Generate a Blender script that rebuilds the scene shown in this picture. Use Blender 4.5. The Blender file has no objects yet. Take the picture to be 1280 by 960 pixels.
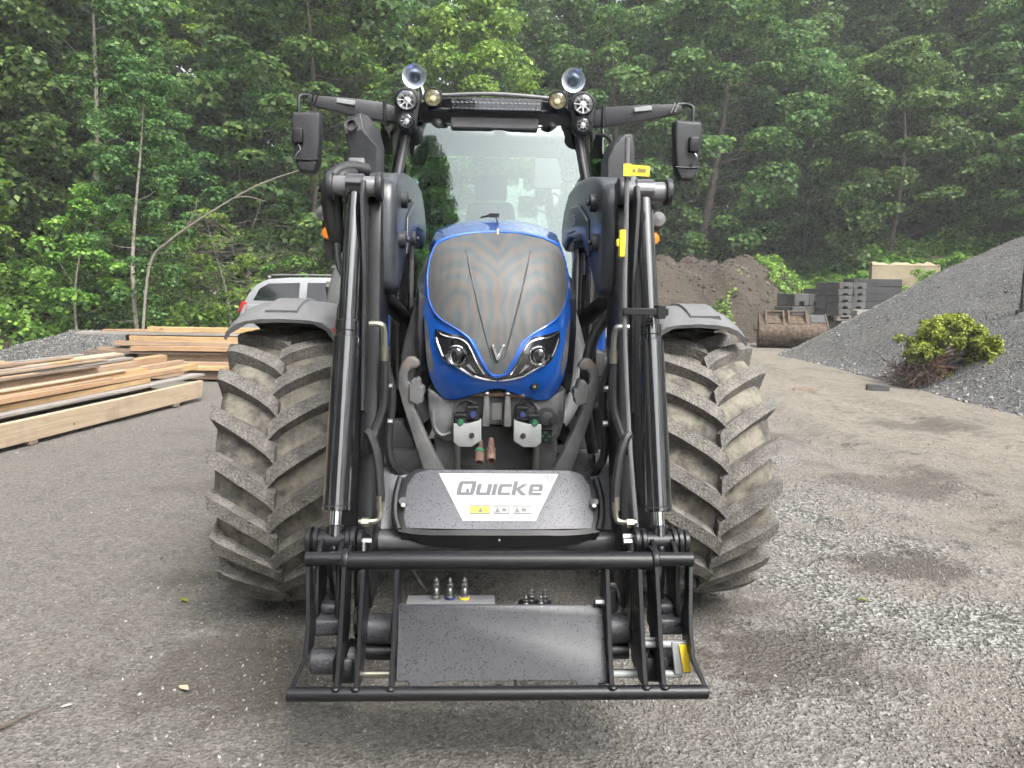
import bpy, bmesh, math, random
import numpy as np
from mathutils import Vector, Matrix, noise as mnoise
from mathutils.geometry import delaunay_2d_cdt

R = math.radians
PI = math.pi
sc = bpy.context.scene
COL = sc.collection

# ------------------------------------------------------------------ camera
cam_d = bpy.data.cameras.new('camera')
cam = bpy.data.objects.new('camera', cam_d)
COL.objects.link(cam)
cam.location = (0, 0, 1.6)
cam.rotation_mode = 'QUATERNION'
cam.rotation_quaternion = (Matrix.Rotation(R(90 - 7.3), 3, 'X') @ Matrix.Rotation(R(0.85), 3, 'Z')).to_quaternion()
cam_d.sensor_fit = 'HORIZONTAL'
cam_d.sensor_width = 36.0
cam_d.lens = 36.0 * 962.0 / 1280.0
cam_d.clip_start = 0.05
cam_d.clip_end = 900.0
sc.camera = cam

# ------------------------------------------------------------------ light
SUN_EL, SUN_AZ = 52.0, 146.0          # azimuth clockwise from +Y seen from above
world = bpy.data.worlds.new('World')
sc.world = world
world.use_nodes = True
wn, wl = world.node_tree.nodes, world.node_tree.links
for n in list(wn):
    wn.remove(n)
sky = wn.new('ShaderNodeTexSky')
sky.sky_type = 'NISHITA'
sky.sun_disc = False
sky.sun_elevation = R(SUN_EL)
sky.sun_rotation = R(SUN_AZ)
sky.air_density = 1.0
sky.dust_density = 4.0
sky.ozone_density = 1.0
hs = wn.new('ShaderNodeHueSaturation')
hs.inputs['Saturation'].default_value = 0.16
bgn = wn.new('ShaderNodeBackground')
bgn.inputs['Strength'].default_value = 0.15
won = wn.new('ShaderNodeOutputWorld')
wl.new(sky.outputs[0], hs.inputs['Color'])
wl.new(hs.outputs[0], bgn.inputs['Color'])
wl.new(bgn.outputs[0], won.inputs['Surface'])

sd = bpy.data.lights.new('sun', 'SUN')
sun = bpy.data.objects.new('sun', sd)
COL.objects.link(sun)
sd.energy = 1.5
sd.angle = R(25)
sd.color = (1.0, 0.965, 0.91)
_a, _e = R(SUN_AZ), R(SUN_EL)
_dir = Vector((math.sin(_a) * math.cos(_e), math.cos(_a) * math.cos(_e), math.sin(_e)))
sun.rotation_euler = _dir.to_track_quat('Z', 'Y').to_euler()
sun.location = (0, 0, 30)

vs = sc.view_settings
vs.view_transform = 'Standard'
vs.look = 'None'
vs.gamma = 1.0
vs.use_curve_mapping = False
vs.exposure = 1.72
sc.render.engine = 'CYCLES'
cy = sc.cycles
cy.use_denoising = True
cy.use_adaptive_sampling = True
cy.adaptive_threshold = 0.04
cy.adaptive_min_samples = 10
cy.max_bounces = 6
cy.diffuse_bounces = 2
cy.glossy_bounces = 3
cy.transmission_bounces = 6
cy.transparent_max_bounces = 10
cy.caustics_reflective = False
cy.caustics_refractive = False
cy.sample_clamp_indirect = 6.0

# ------------------------------------------------------------------ helpers: meshes
rng = np.random.default_rng(7)
random.seed(5)


def catmull(pts, k=6):
    P = [Vector(p) for p in pts]
    if len(P) < 3:
        return P
    out = []
    for i in range(len(P) - 1):
        p0 = P[max(i - 1, 0)]; p1 = P[i]; p2 = P[i + 1]; p3 = P[min(i + 2, len(P) - 1)]
        for j in range(k):
            t = j / k
            out.append(0.5 * ((2 * p1) + (-p0 + p2) * t + (2 * p0 - 5 * p1 + 4 * p2 - p3) * t * t
                              + (-p0 + 3 * p1 - 3 * p2 + p3) * t ** 3))
    out.append(P[-1])
    return out


def frame_of(d):
    d = Vector(d).normalized()
    a = Vector((0, 0, 1)) if abs(d.z) < 0.9 else Vector((1, 0, 0))
    u = d.cross(a).normalized()
    return d, u, d.cross(u).normalized()


class MB:
    """collects polygons for one mesh"""
    def __init__(self):
        self.v = []; self.f = []

    def add(self, vs_, fs_):
        b = len(self.v)
        self.v += [tuple(v) for v in vs_]
        self.f += [tuple(i + b for i in f) for f in fs_]
        return self

    def box(self, x0, x1, y0, y1, z0, z1):
        vs_ = [(x, y, z) for z in (z0, z1) for y in (y0, y1) for x in (x0, x1)]
        return self.add(vs_, [(0, 2, 3, 1), (4, 5, 7, 6), (0, 1, 5, 4), (2, 6, 7, 3), (0, 4, 6, 2), (1, 3, 7, 5)])

    def obox(self, c, sx, sy, sz, m=None):
        c = Vector(c); m = m or Matrix.Identity(3)
        vs_ = [c + m @ Vector((x * sx / 2, y * sy / 2, z * sz / 2)) for z in (-1, 1) for y in (-1, 1) for x in (-1, 1)]
        return self.add(vs_, [(0, 2, 3, 1), (4, 5, 7, 6), (0, 1, 5, 4), (2, 6, 7, 3), (0, 4, 6, 2), (1, 3, 7, 5)])

    def bar(self, p0, p1, w, h, up=(0, 0, 1)):
        """rectangular bar from p0 to p1: w across, h along up"""
        p0 = Vector(p0); p1 = Vector(p1); d = (p1 - p0).normalized()
        s = d.cross(Vector(up)).normalized(); u = s.cross(d).normalized()
        vs_ = [p + s * a * w / 2 + u * b * h / 2 for p in (p0, p1) for b in (-1, 1) for a in (-1, 1)]
        return self.add(vs_, [(0, 1, 3, 2), (4, 6, 7, 5), (0, 4, 5, 1), (2, 3, 7, 6), (0, 2, 6, 4), (1, 5, 7, 3)])

    def cyl(self, p0, p1, r0, r1=None, n=18, cap=True):
        r1 = r0 if r1 is None else r1
        p0 = Vector(p0); p1 = Vector(p1)
        d, u, w = frame_of(p1 - p0)
        vs_ = []
        for p, r in ((p0, r0), (p1, r1)):
            for i in range(n):
                a = 2 * PI * i / n
                vs_.append(p + u * math.cos(a) * r + w * math.sin(a) * r)
        fs_ = [(i, (i + 1) % n, n + (i + 1) % n, n + i) for i in range(n)]
        if cap:
            fs_ += [tuple(range(n - 1, -1, -1)), tuple(range(n, 2 * n))]
        return self.add(vs_, fs_)

    def tube(self, pts, r, n=8, k=6, smooth=True):
        P = catmull(pts, k) if smooth else [Vector(p) for p in pts]
        m = len(P)
        rs = r if isinstance(r, (list, tuple)) else [r, r]
        rad = [float(np.interp(i / (m - 1), np.linspace(0, 1, len(rs)), rs)) for i in range(m)]
        d, u, w = frame_of(P[1] - P[0])
        vs_ = []
        for i in range(m):
            t = (P[min(i + 1, m - 1)] - P[max(i - 1, 0)]).normalized()
            u = (u - t * u.dot(t)).normalized(); w = t.cross(u)
            for j in range(n):
                a = 2 * PI * j / n
                vs_.append(P[i] + (u * math.cos(a) + w * math.sin(a)) * rad[i])
        fs_ = [(i * n + j, i * n + (j + 1) % n, (i + 1) * n + (j + 1) % n, (i + 1) * n + j)
               for i in range(m - 1) for j in range(n)]
        fs_ += [tuple(range(n - 1, -1, -1)), tuple(range((m - 1) * n, m * n))]
        return self.add(vs_, fs_)

    def prism(self, ol, ax, a0, a1):
        """outline in the plane across axis ax ('x': (y,z), 'y': (x,z), 'z': (x,y)) swept a0..a1"""
        def P(a, q):
            return {'x': (a, q[0], q[1]), 'y': (q[0], a, q[1]), 'z': (q[0], q[1], a)}[ax]
        n = len(ol)
        vs_ = [P(a0, q) for q in ol] + [P(a1, q) for q in ol]
        fs_ = [(i, (i + 1) % n, n + (i + 1) % n, n + i) for i in range(n)]
        fs_ += [tuple(range(n - 1, -1, -1)), tuple(range(n, 2 * n))]
        return self.add(vs_, fs_)

    def lathe(self, prof, o, d, n=24, closed=False):
        o = Vector(o); d, u, w = frame_of(d)
        m = len(prof); vs_ = []
        for r, h in prof:
            for i in range(n):
                a = 2 * PI * i / n
                vs_.append(o + d * h + (u * math.cos(a) + w * math.sin(a)) * r)
        fs_ = [(k * n + i, k * n + (i + 1) % n, (k + 1) * n + (i + 1) % n, (k + 1) * n + i)
               for k in range(m - 1) for i in range(n)]
        if closed:
            k = m - 1
            fs_ += [(k * n + i, k * n + (i + 1) % n, (i + 1) % n, i) for i in range(n)]
        return self.add(vs_, fs_)

    def loft(self, rings, cap0=True, cap1=True, closed=True):
        n = len(rings[0]); vs_ = [p for r in rings for p in r]; m = len(rings)
        e = n if closed else n - 1
        fs_ = [(k * n + i, k * n + (i + 1) % n, (k + 1) * n + (i + 1) % n, (k + 1) * n + i)
               for k in range(m - 1) for i in range(e)]
        if cap0: fs_.append(tuple(range(n - 1, -1, -1)))
        if cap1: fs_.append(tuple(range((m - 1) * n, m * n)))
        return self.add(vs_, fs_)

    def ball(self, c, rx, ry=None, rz=None, nu=12, nv=8):
        ry = rx if ry is None else ry; rz = rx if rz is None else rz
        rings = []
        for j in range(1, nv):
            t = PI * j / nv
            rings.append([(c[0] + rx * math.sin(t) * math.cos(2 * PI * i / nu), c[1] + ry * math.sin(t) * math.sin(2 * PI * i / nu),
                           c[2] + rz * math.cos(t)) for i in range(nu)])
        return self.loft(rings)

    def mesh(self, name, off=(0, 0, 0), bevel=0, seg=1, smooth=40, recalc=True):
        me = bpy.data.meshes.new(name)
        vv = self.v if off == (0, 0, 0) else [(x + off[0], y + off[1], z + off[2]) for x, y, z in self.v]
        me.from_pydata(vv, [], self.f)
        bm = bmesh.new(); bm.from_mesh(me)
        if recalc:
            bmesh.ops.recalc_face_normals(bm, faces=bm.faces)
        if bevel:
            es = [e for e in bm.edges if len(e.link_faces) == 2 and e.calc_face_angle(0) > 0.6]
            bmesh.ops.bevel(bm, geom=es, offset=bevel, segments=seg, profile=0.5, affect='EDGES', clamp_overlap=True)
        bm.to_mesh(me); bm.free()
        if smooth:
            me.polygons.foreach_set('use_smooth', [True] * len(me.polygons))
            me.set_sharp_from_angle(angle=R(smooth))
        return me

    def build(self, name, m, parent=None, off=(0, 0, 0), bevel=0, seg=1, smooth=40, **props):
        me = self.mesh(name, off, bevel, seg, smooth)
        me.materials.append(M[m] if isinstance(m, str) else m)
        return link(name, me, parent, **props)


def link(name, data, parent=None, loc=None, rot=None, **props):
    o = bpy.data.objects.new(name, data)
    COL.objects.link(o)
    if parent is not None:
        o.parent = parent
    if loc is not None:
        o.location = loc
    if rot is not None:
        o.rotation_euler = rot
    for k, v in props.items():
        if v is not None:
            o[k] = v
    return o


def thing(name, label, cat, loc=(0, 0, 0), rotz=0, group=None):
    return link(name, None, None, loc, (0, 0, rotz), label=label, category=cat, group=group)


def np_mesh(name, V, F, m, smooth=False):
    """fast mesh from numpy arrays; F is (n,k) with constant k"""
    me = bpy.data.meshes.new(name)
    V = np.asarray(V, np.float32); F = np.asarray(F, np.int32)
    n, k = F.shape
    me.vertices.add(len(V)); me.vertices.foreach_set('co', V.ravel())
    me.loops.add(n * k); me.loops.foreach_set('vertex_index', F.ravel())
    me.polygons.add(n)
    me.polygons.foreach_set('loop_start', np.arange(0, n * k, k, dtype=np.int32))
    if smooth:
        me.polygons.foreach_set('use_smooth', np.ones(n, bool))
    me.materials.append(M[m] if isinstance(m, str) else m)
    me.update(calc_edges=True)
    return me


def fnoise(X, Y, s, seed=0, oct_=4):
    """vectorised value noise, about -1..1"""
    out = np.zeros_like(X, dtype=float); amp = 1.0; tot = 0
    for o in range(oct_):
        x = X / s * 2 ** o + 17.3 * seed; y = Y / s * 2 ** o + 5.1 * seed
        xi = np.floor(x).astype(np.int64); yi = np.floor(y).astype(np.int64)
        fx = x - xi; fy = y - yi
        fx = fx * fx * (3 - 2 * fx); fy = fy * fy * (3 - 2 * fy)
        def h(a, b):
            n = (a * 374761393 + b * 668265263 + (seed + o * 13) * 974634777) & 0x7fffffff
            n = ((n ^ (n >> 13)) * 1274126177) & 0x7fffffff
            return ((n ^ (n >> 16)) & 0xffff) / 32767.5 - 1
        out += amp * ((h(xi, yi) * (1 - fx) + h(xi + 1, yi) * fx) * (1 - fy) + (h(xi, yi + 1) * (1 - fx) + h(xi + 1, yi + 1) * fx) * fy)
        tot += amp; amp *= 0.5
    return out / tot


def patch(ol, yfun, name, m, parent, off, step=0.025, thick=0.0, smooth=50, uv=False):
    """curved plate: outline in (x,z), depth from yfun, filled with a grid of inner points"""
    xs = [p[0] for p in ol]; zs = [p[1] for p in ol]
    pts = [Vector(p) for p in ol]; n = len(ol)
    def inside(x, z):
        c = False; j = n - 1
        for i in range(n):
            if (zs[i] > z) != (zs[j] > z) and x < (xs[j] - xs[i]) * (z - zs[i]) / (zs[j] - zs[i]) + xs[i]:
                c = not c
            j = i
        return c
    gx = np.arange(min(xs), max(xs), step); gz = np.arange(min(zs), max(zs), step)
    for x in gx:
        for z in gz:
            if inside(x, z) and min((Vector((x, z)) - p).length for p in pts[:n]) > step * 0.45:
                pts.append(Vector((x, z)))
    r = delaunay_2d_cdt(pts, [(i, (i + 1) % n) for i in range(n)], [list(range(n))], 1, 1e-5)
    V2, E2, F2 = r[0], r[1], r[2]
    mb = MB()
    V = [(p.x, yfun(p.x, p.y), p.y) for p in V2]
    if thick:
        ring = [(p[0], yfun(p[0], p[1]), p[1]) for p in ol]
        mb.add(V, [tuple(f) for f in F2])
        ring2 = [(x, y + thick, z) for x, y, z in ring]
        mb.add(ring + ring2, [(i, (i + 1) % n, n + (i + 1) % n, n + i) for i in range(n)])
    else:
        mb.add(V, [tuple(f) for f in F2])
    me = mb.mesh(name, off, 0, 1, smooth)
    # make the front face the camera side
    me.materials.append(M[m])
    return link(name, me, parent)


def text_mesh(body, size, m, shear=0.0, bold=0.0, spacing=1.0, extrude=0.0008):
    cu = bpy.data.curves.new('lettering', 'FONT')
    cu.body = body; cu.size = size; cu.shear = shear; cu.offset = bold
    cu.space_character = spacing; cu.extrude = extrude
    cu.align_x = 'CENTER'; cu.align_y = 'CENTER'
    o = bpy.data.objects.new('lettering', cu)
    COL.objects.link(o)
    dg = bpy.context.evaluated_depsgraph_get()
    me = bpy.data.meshes.new_from_object(o.evaluated_get(dg))
    bpy.data.objects.remove(o); bpy.data.curves.remove(cu)
    me.materials.clear(); me.materials.append(M[m])
    return me


# ------------------------------------------------------------------ helpers: materials
M = {}


class NT:
    def __init__(self, name):
        self.m = bpy.data.materials.new(name); self.m.use_nodes = True
        self.n = self.m.node_tree.nodes; self.l = self.m.node_tree.links
        self.p = self.n['Principled BSDF']; self.out = self.n['Material Output']
        M[name] = self.m

    def new(self, t, **kw):
        nd = self.n.new(t)
        for k, v in kw.items():
            setattr(nd, k, v)
        return nd

    def val(self, sock, v):
        if hasattr(v, 'is_output') or isinstance(v, bpy.types.NodeSocket):
            self.l.new(v, sock)
        else:
            sock.default_value = v

    def set(self, **kw):
        for k, v in kw.items():
            self.val(self.p.inputs[k.replace('_', ' ')], v if not (isinstance(v, tuple) and len(v) == 3) else (*v, 1))
        return self

    def coord(self, kind='Object', scale=None):
        tc = self.new('ShaderNodeTexCoord')
        s = tc.outputs[kind]
        if scale is not None:
            mp = self.new('ShaderNodeMapping'); mp.inputs['Scale'].default_value = scale if isinstance(scale, tuple) else (scale,) * 3
            self.l.new(s, mp.inputs['Vector']); s = mp.outputs[0]
        return s

    def pos(self):
        return self.new('ShaderNodeNewGeometry').outputs['Position']

    def noise(self, vec, scale, detail=4, rough=0.55, dist=0.0):
        n = self.new('ShaderNodeTexNoise')
        self.l.new(vec, n.inputs['Vector']); n.inputs['Scale'].default_value = scale
        n.inputs['Detail'].default_value = detail; n.inputs['Roughness'].default_value = rough
        n.inputs['Distortion'].default_value = dist
        return n.outputs['Fac']

    def voro(self, vec, scale, feature='F1', out='Distance', rnd=1.0):
        n = self.new('ShaderNodeTexVoronoi'); n.feature = feature
        self.l.new(vec, n.inputs['Vector']); n.inputs['Scale'].default_value = scale
        n.inputs['Randomness'].default_value = rnd
        if out == 'Color':     # one channel: an even spread of values from cell to cell
            q = self.new('ShaderNodeSeparateColor'); self.l.new(n.outputs['Color'], q.inputs[0])
            return q.outputs[0]
        return n.outputs[out]

    def ramp(self, fac, stops, interp='LINEAR'):
        n = self.new('ShaderNodeValToRGB'); n.color_ramp.interpolation = interp
        el = n.color_ramp.elements
        while len(el) < len(stops):
            el.new(0.5)
        for e, (p, c) in zip(el, stops):
            e.position = p
            e.color = (*c, 1) if isinstance(c, tuple) else (c, c, c, 1)
        self.l.new(fac, n.inputs[0])
        return n.outputs[0]

    def mix(self, fac, a, b, mode='MIX'):
        n = self.new('ShaderNodeMix'); n.data_type = 'RGBA'; n.blend_type = mode
        self.val(n.inputs[0], fac)
        for s, v in ((n.inputs[6], a), (n.inputs[7], b)):
            self.val(s, (*v, 1) if isinstance(v, tuple) and len(v) == 3 else v)
        return n.outputs[2]

    def math(self, op, a, b=0.0, c=None, clamp=False):
        n = self.new('ShaderNodeMath', operation=op); n.use_clamp = clamp
        self.val(n.inputs[0], a); self.val(n.inputs[1], b)
        if c is not None:
            self.val(n.inputs[2], c)
        return n.outputs[0]

    def bump(self, h, dist=0.01, strength=1.0, nrm=None):
        n = self.new('ShaderNodeBump'); n.inputs['Distance'].default_value = dist
        n.inputs['Strength'].default_value = strength
        self.l.new(h, n.inputs['Height'])
        if nrm is not None:
            self.l.new(nrm, n.inputs['Normal'])
        self.l.new(n.outputs[0], self.p.inputs['Normal'])
        return n.outputs[0]


def simple(name, col, rough=0.5, metal=0.0, var=0.15, nscale=8.0, bump=0.0, bscale=200.0, rvar=0.1, coat=0.0, spec=0.5):
    t = NT(name); c = t.coord()
    f = t.noise(c, nscale, 6, 0.6)
    t.set(Base_Color=t.mix(t.ramp(f, [(0.3, 0.0), (0.7, 1.0)]), tuple(v * (1 - var) for v in col), tuple(min(1, v * (1 + var)) for v in col)))
    t.set(Roughness=t.math('ADD', rough - rvar / 2, t.math('MULTIPLY', f, rvar)), Metallic=metal)
    t.p.inputs['Specular IOR Level'].default_value = spec
    if coat:
        t.set(Coat_Weight=coat, Coat_Roughness=0.06)
    if bump:
        t.bump(t.noise(c, bscale, 3), bump, 0.6)
    return t


def wet_paint(name, col, rough, dens=1.0):
    """dark paint under fine rain drops"""
    t = NT(name); c = t.coord()
    d1 = t.voro(c, 190.0); d2 = t.voro(c, 330.0)
    cell = t.voro(c, 190.0, out='Color'); cell2 = t.voro(c, 330.0, out='Color')
    k1 = t.math('LESS_THAN', d1, t.math('MULTIPLY', t.ramp(cell, [(0.35, 0.0), (0.95, 0.46)]), dens))
    k2 = t.math('LESS_THAN', d2, t.math('MULTIPLY', t.ramp(cell2, [(0.45, 0.0), (1.0, 0.4)]), dens))
    k = t.math('MAXIMUM', k1, k2)
    f = t.noise(c, 5.0, 5)
    base = t.mix(t.ramp(f, [(0.3, 0.0), (0.7, 1.0)]), tuple(v * 0.85 for v in col), tuple(v * 1.15 for v in col))
    t.set(Base_Color=t.mix(k, base, tuple(v * 0.3 for v in col)))
    t.set(Roughness=t.math('SUBTRACT', rough, t.math('MULTIPLY', k, rough - 0.24)))
    t.bump(t.math('MULTIPLY', k, 1.0), 0.0015, 0.7)
    return t


simple('black_paint', (0.008, 0.008, 0.0095), 0.36, bump=0.0004, bscale=420, nscale=6, spec=0.32)
simple('gloss_black', (0.010, 0.010, 0.012), 0.12, rvar=0.04, spec=1.0, coat=1.0)
simple('loader_grey', (0.07, 0.07, 0.075), 0.40)
simple('lamp_clear', (0.72, 0.73, 0.74), 0.25, metal=0.7, var=0.1, nscale=50)
simple('cylinder_grey', (0.13, 0.13, 0.138), 0.36)
wet_paint('wet_grey', (0.085, 0.085, 0.096), 0.40, 0.85)  # dark loader paint raised to grey: sky sheen put into the base colour
wet_paint('wet_dark', (0.034, 0.034, 0.039), 0.50, 0.8)
simple('plastic_black', (0.011, 0.0115, 0.013), 0.46, bump=0.0004, bscale=500, spec=0.35)
simple('plastic_grey', (0.135, 0.135, 0.138), 0.55, var=0.12, nscale=14, bump=0.0006, bscale=300)
simple('plastic_dark', (0.027, 0.028, 0.031), 0.48, bump=0.0004, bscale=400, spec=0.4)
simple('beam_paint', (0.026, 0.030, 0.037), 0.30, nscale=4)
simple('chassis', (0.052, 0.052, 0.054), 0.6, var=0.35, nscale=9, bump=0.001, bscale=60)
simple('cast_grey', (0.105, 0.105, 0.107), 0.5, var=0.45, nscale=12, bump=0.0015, bscale=90)
simple('hose', (0.013, 0.013, 0.014), 0.55, bump=0.0004, bscale=300)
simple('chrome', (0.75, 0.76, 0.78), 0.10, metal=1.0, var=0.05)
simple('horn_metal', (0.46, 0.51, 0.57), 0.36, metal=0.9, var=0.1)
simple('steel', (0.30, 0.30, 0.30), 0.35, metal=1.0, var=0.15)
simple('zinc_yellow', (0.27, 0.26, 0.21), 0.30, metal=0.85, var=0.1)
simple('white_plastic', (0.24, 0.25, 0.25), 0.45, var=0.12, nscale=18)
simple('white_decal', (0.34, 0.34, 0.33), 0.4, var=0.03)
simple('decal_grey', (0.075, 0.075, 0.085), 0.4, var=0.05)
simple('decal_line', (0.10, 0.10, 0.10), 0.4, var=0.05)
simple('yellow', (0.78, 0.56, 0.03), 0.45, var=0.06)
simple('blue_cap', (0.02, 0.035, 0.11), 0.4)
simple('green_cap', (0.02, 0.11, 0.05), 0.4)
simple('red_plastic', (0.30, 0.02, 0.02), 0.35)
simple('amber', (0.75, 0.20, 0.01), 0.18, coat=0.6)
simple('lamp_pale', (0.80, 0.73, 0.46), 0.4, coat=0.3, nscale=60, var=0.25)
simple('seat_cloth', (0.03, 0.03, 0.035), 0.8)
simple('cab_trim', (0.13, 0.125, 0.12), 0.7)
simple('mud_dust', (0.30, 0.25, 0.18), 0.9)

t = NT('rust_paint'); c = t.coord()
f = t.noise(c, 11, 8, 0.65)
t.set(Base_Color=t.ramp(f, [(0.30, (0.022, 0.015, 0.011)), (0.48, (0.062, 0.041, 0.027)), (0.62, (0.125, 0.088, 0.060)), (0.8, (0.10, 0.083, 0.066))]), Roughness=0.8)
t.bump(f, 0.004)
t = NT('copper_rust'); c = t.coord()
f = t.noise(c, 60, 5)
t.set(Base_Color=t.ramp(f, [(0.3, (0.06, 0.036, 0.027)), (0.7, (0.19, 0.12, 0.09))]), Roughness=0.6, Metallic=0.3)
# worn grey casting with rubbed, rusty edges
t = NT('worn_cast'); c = t.coord()
f = t.noise(c, 9, 8, 0.7); e = t.new('ShaderNodeNewGeometry').outputs['Pointiness']
edge = t.ramp(t.noise(c, 6, 6, 0.7), [(0.56, 0.0), (0.66, 0.85)])
t.set(Base_Color=t.mix(edge, t.ramp(f, [(0.3, (0.065, 0.065, 0.067)), (0.7, (0.14, 0.14, 0.14))]), (0.15, 0.098, 0.068)), Roughness=0.5, Metallic=0.15)
t.bump(f, 0.002)
# blue metallic body paint
t = NT('blue_paint'); c = t.coord()
f = t.noise(c, 900, 2)
t.set(Base_Color=t.mix(f, (0.004, 0.078, 0.40), (0.012, 0.130, 0.58)), Metallic=0.35, Roughness=0.32, Coat_Weight=1.0, Coat_Roughness=0.05)
# grille: front mesh over a cooler second screen, moire shimmer painted into the colour
t = NT('grille_mesh'); c = t.coord()
sp = t.new('ShaderNodeSeparateXYZ'); t.l.new(c, sp.inputs[0])
def grid(t, x, z, px, pz, duty):
    a = t.math('LESS_THAN', t.math('FRACT', t.math('MULTIPLY', x, px)), duty)
    b = t.math('LESS_THAN', t.math('FRACT', t.math('MULTIPLY', z, pz)), duty)
    return t.math('MAXIMUM', a, b)
x, z, y = sp.outputs[0], sp.outputs[2], sp.outputs[1]
front = grid(t, x, z, 420.0, 420.0, 0.5)
xb = t.math('MULTIPLY', x, t.math('ADD', 1.022, t.math('MULTIPLY', t.math('MULTIPLY', x, x), 0.35)))
zb = t.math('ADD', t.math('MULTIPLY', z, 1.012), t.math('MULTIPLY', t.math('MULTIPLY', x, x), 0.16))
back = grid(t, xb, zb, 420.0, 420.0, 0.45)
f = t.noise(c, 7, 5)
# painted moire shimmer: colour rings either side of the middle
ax_ = t.math('SUBTRACT', t.math('ABSOLUTE', x), 0.165)
az_ = t.math('MULTIPLY', t.math('SUBTRACT', z, 1.455), 0.62)
q = t.math('SQRT', t.math('ADD', t.math('MULTIPLY', ax_, ax_), t.math('ADD', t.math('MULTIPLY', az_, az_), 0.0003)))
ph = t.math('ADD', t.math('MULTIPLY', q, 165.0), t.math('ADD', t.math('MULTIPLY', f, 9.0), t.math('MULTIPLY', t.noise(c, 3.2, 3), 16.0)))
band = t.math('ADD', 0.5, t.math('MULTIPLY', t.math('SINE', ph), 0.5))
side_ = t.ramp(t.math('ABSOLUTE', x), [(0.19, 1.0), (0.27, 0.25)])
band = t.math('ADD', 0.5, t.math('MULTIPLY', t.math('SUBTRACT', band, 0.5), side_))
cf = t.mix(band, (0.056, 0.071, 0.079), (0.108, 0.082, 0.067))
cf = t.mix(t.ramp(f, [(0.4, 0.0), (0.8, 0.4)]), cf, (0.115, 0.11, 0.105))
cb = t.mix(back, (0.012, 0.012, 0.013), (0.05, 0.078, 0.088))
t.set(Base_Color=t.mix(front, cb, cf), Roughness=0.55)
# tyre rubber with dried mud between the lugs
t = NT('tyre_rubber'); c = t.coord()
f = t.noise(c, 9, 8, 0.7); g = t.noise(c, 70, 4)
t.set(Base_Color=t.mix(t.ramp(f, [(0.38, 0.0), (0.62, 1.0)]), (0.046, 0.044, 0.039), (0.19, 0.174, 0.140)), Roughness=0.9)
t.bump(t.math('ADD', t.math('MULTIPLY', g, 0.4), f), 0.006, 0.6)
t = NT('lug_rubber'); c = t.coord()
f = t.noise(c, 95, 4, 0.7); g = t.noise(c, 10, 5, 0.7); v = t.voro(c, 90)
t.set(Base_Color=t.mix(t.ramp(f, [(0.38, 0.0), (0.58, 1.0)]), t.mix(g, (0.055, 0.053, 0.05), (0.11, 0.106, 0.098)), t.mix(t.ramp(g, [(0.35, 0.0), (0.65, 1.0)]), (0.105, 0.098, 0.086), (0.235, 0.220, 0.192))), Roughness=0.88)
t.bump(t.math('ADD', f, t.math('MULTIPLY', v, 0.5)), 0.010, 0.8)
# glass
t = NT('windscreen_glass')
for n_ in list(t.n):
    if n_ != t.out:
        t.n.remove(n_)
tr = t.new('ShaderNodeBsdfTransparent'); tr.inputs[0].default_value = (0.72, 0.80, 0.77, 1)
gl = t.new('ShaderNodeBsdfGlossy'); gl.inputs['Roughness'].default_value = 0.02; gl.inputs[0].default_value = (0.72, 0.82, 0.80, 1)
fr = t.new('ShaderNodeFresnel'); fr.inputs[0].default_value = 2.6
mx = t.new('ShaderNodeMixShader'); t.l.new(fr.outputs[0], mx.inputs[0]); t.l.new(tr.outputs[0], mx.inputs[1]); t.l.new(gl.outputs[0], mx.inputs[2])
t.l.new(mx.outputs[0], t.out.inputs[0])
t = NT('lens_glass')
for n_ in list(t.n):
    if n_ != t.out:
        t.n.remove(n_)
tr = t.new('ShaderNodeBsdfTransparent'); tr.inputs[0].default_value = (0.93, 0.93, 0.93, 1)
gl = t.new('ShaderNodeBsdfGlossy'); gl.inputs['Roughness'].default_value = 0.03
fr = t.new('ShaderNodeFresnel'); fr.inputs[0].default_value = 1.5
mx = t.new('ShaderNodeMixShader'); t.l.new(fr.outputs[0], mx.inputs[0]); t.l.new(tr.outputs[0], mx.inputs[1]); t.l.new(gl.outputs[0], mx.inputs[2])
t.l.new(mx.outputs[0], t.out.inputs[0])
simple('dark_glass', (0.008, 0.010, 0.012), 0.04, rvar=0.0, spec=0.8)
simple('car_paint', (0.24, 0.25, 0.26), 0.25, var=0.03, coat=0.8)

# ------------------------------------------------------------------ setting: materials
t = NT('yard_ground'); p = t.pos()
sp = t.new('ShaderNodeSeparateXYZ'); t.l.new(p, sp.inputs[0])
X, Y = sp.outputs[0], sp.outputs[1]
n1 = t.noise(p, 0.55, 6, 0.6); n2 = t.noise(p, 3.0, 6, 0.6); n3 = t.noise(p, 55, 4, 0.6)
xw = t.math('ADD', X, t.math('MULTIPLY', t.math('SUBTRACT', n1, 0.5), 3.2))
# dirt track on the right, coarse chippings between it and the tractor
dirt = t.ramp(t.math('DIVIDE', t.math('SUBTRACT', xw, 2.6), 1.6), [(0.0, 0.0), (1.0, 1.0)])
n5 = t.ramp(t.noise(p, 1.3, 6, 0.65), [(0.40, 0.25), (0.56, 1.0)])
coarse = t.math('MULTIPLY', t.math('MULTIPLY', n5, 1.0), t.ramp(t.math('DIVIDE', t.math('SUBTRACT', xw, 0.6), 1.0), [(0.0, 0.0), (1.0, 1.0)]),
                )
coarse = t.math('MULTIPLY', coarse, t.math('SUBTRACT', 1.0, dirt))
brown = t.math('MULTIPLY', t.math('SUBTRACT', 1.0, n5), t.ramp(t.math('DIVIDE', t.math('SUBTRACT', xw, 0.9), 1.0), [(0.0, 0.0), (1.0, 0.8)]))
v1 = t.voro(p, 46, out='Color'); v2a = t.voro(p, 95, out='Color'); v2b = t.voro(p, 38, out='Color')
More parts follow.
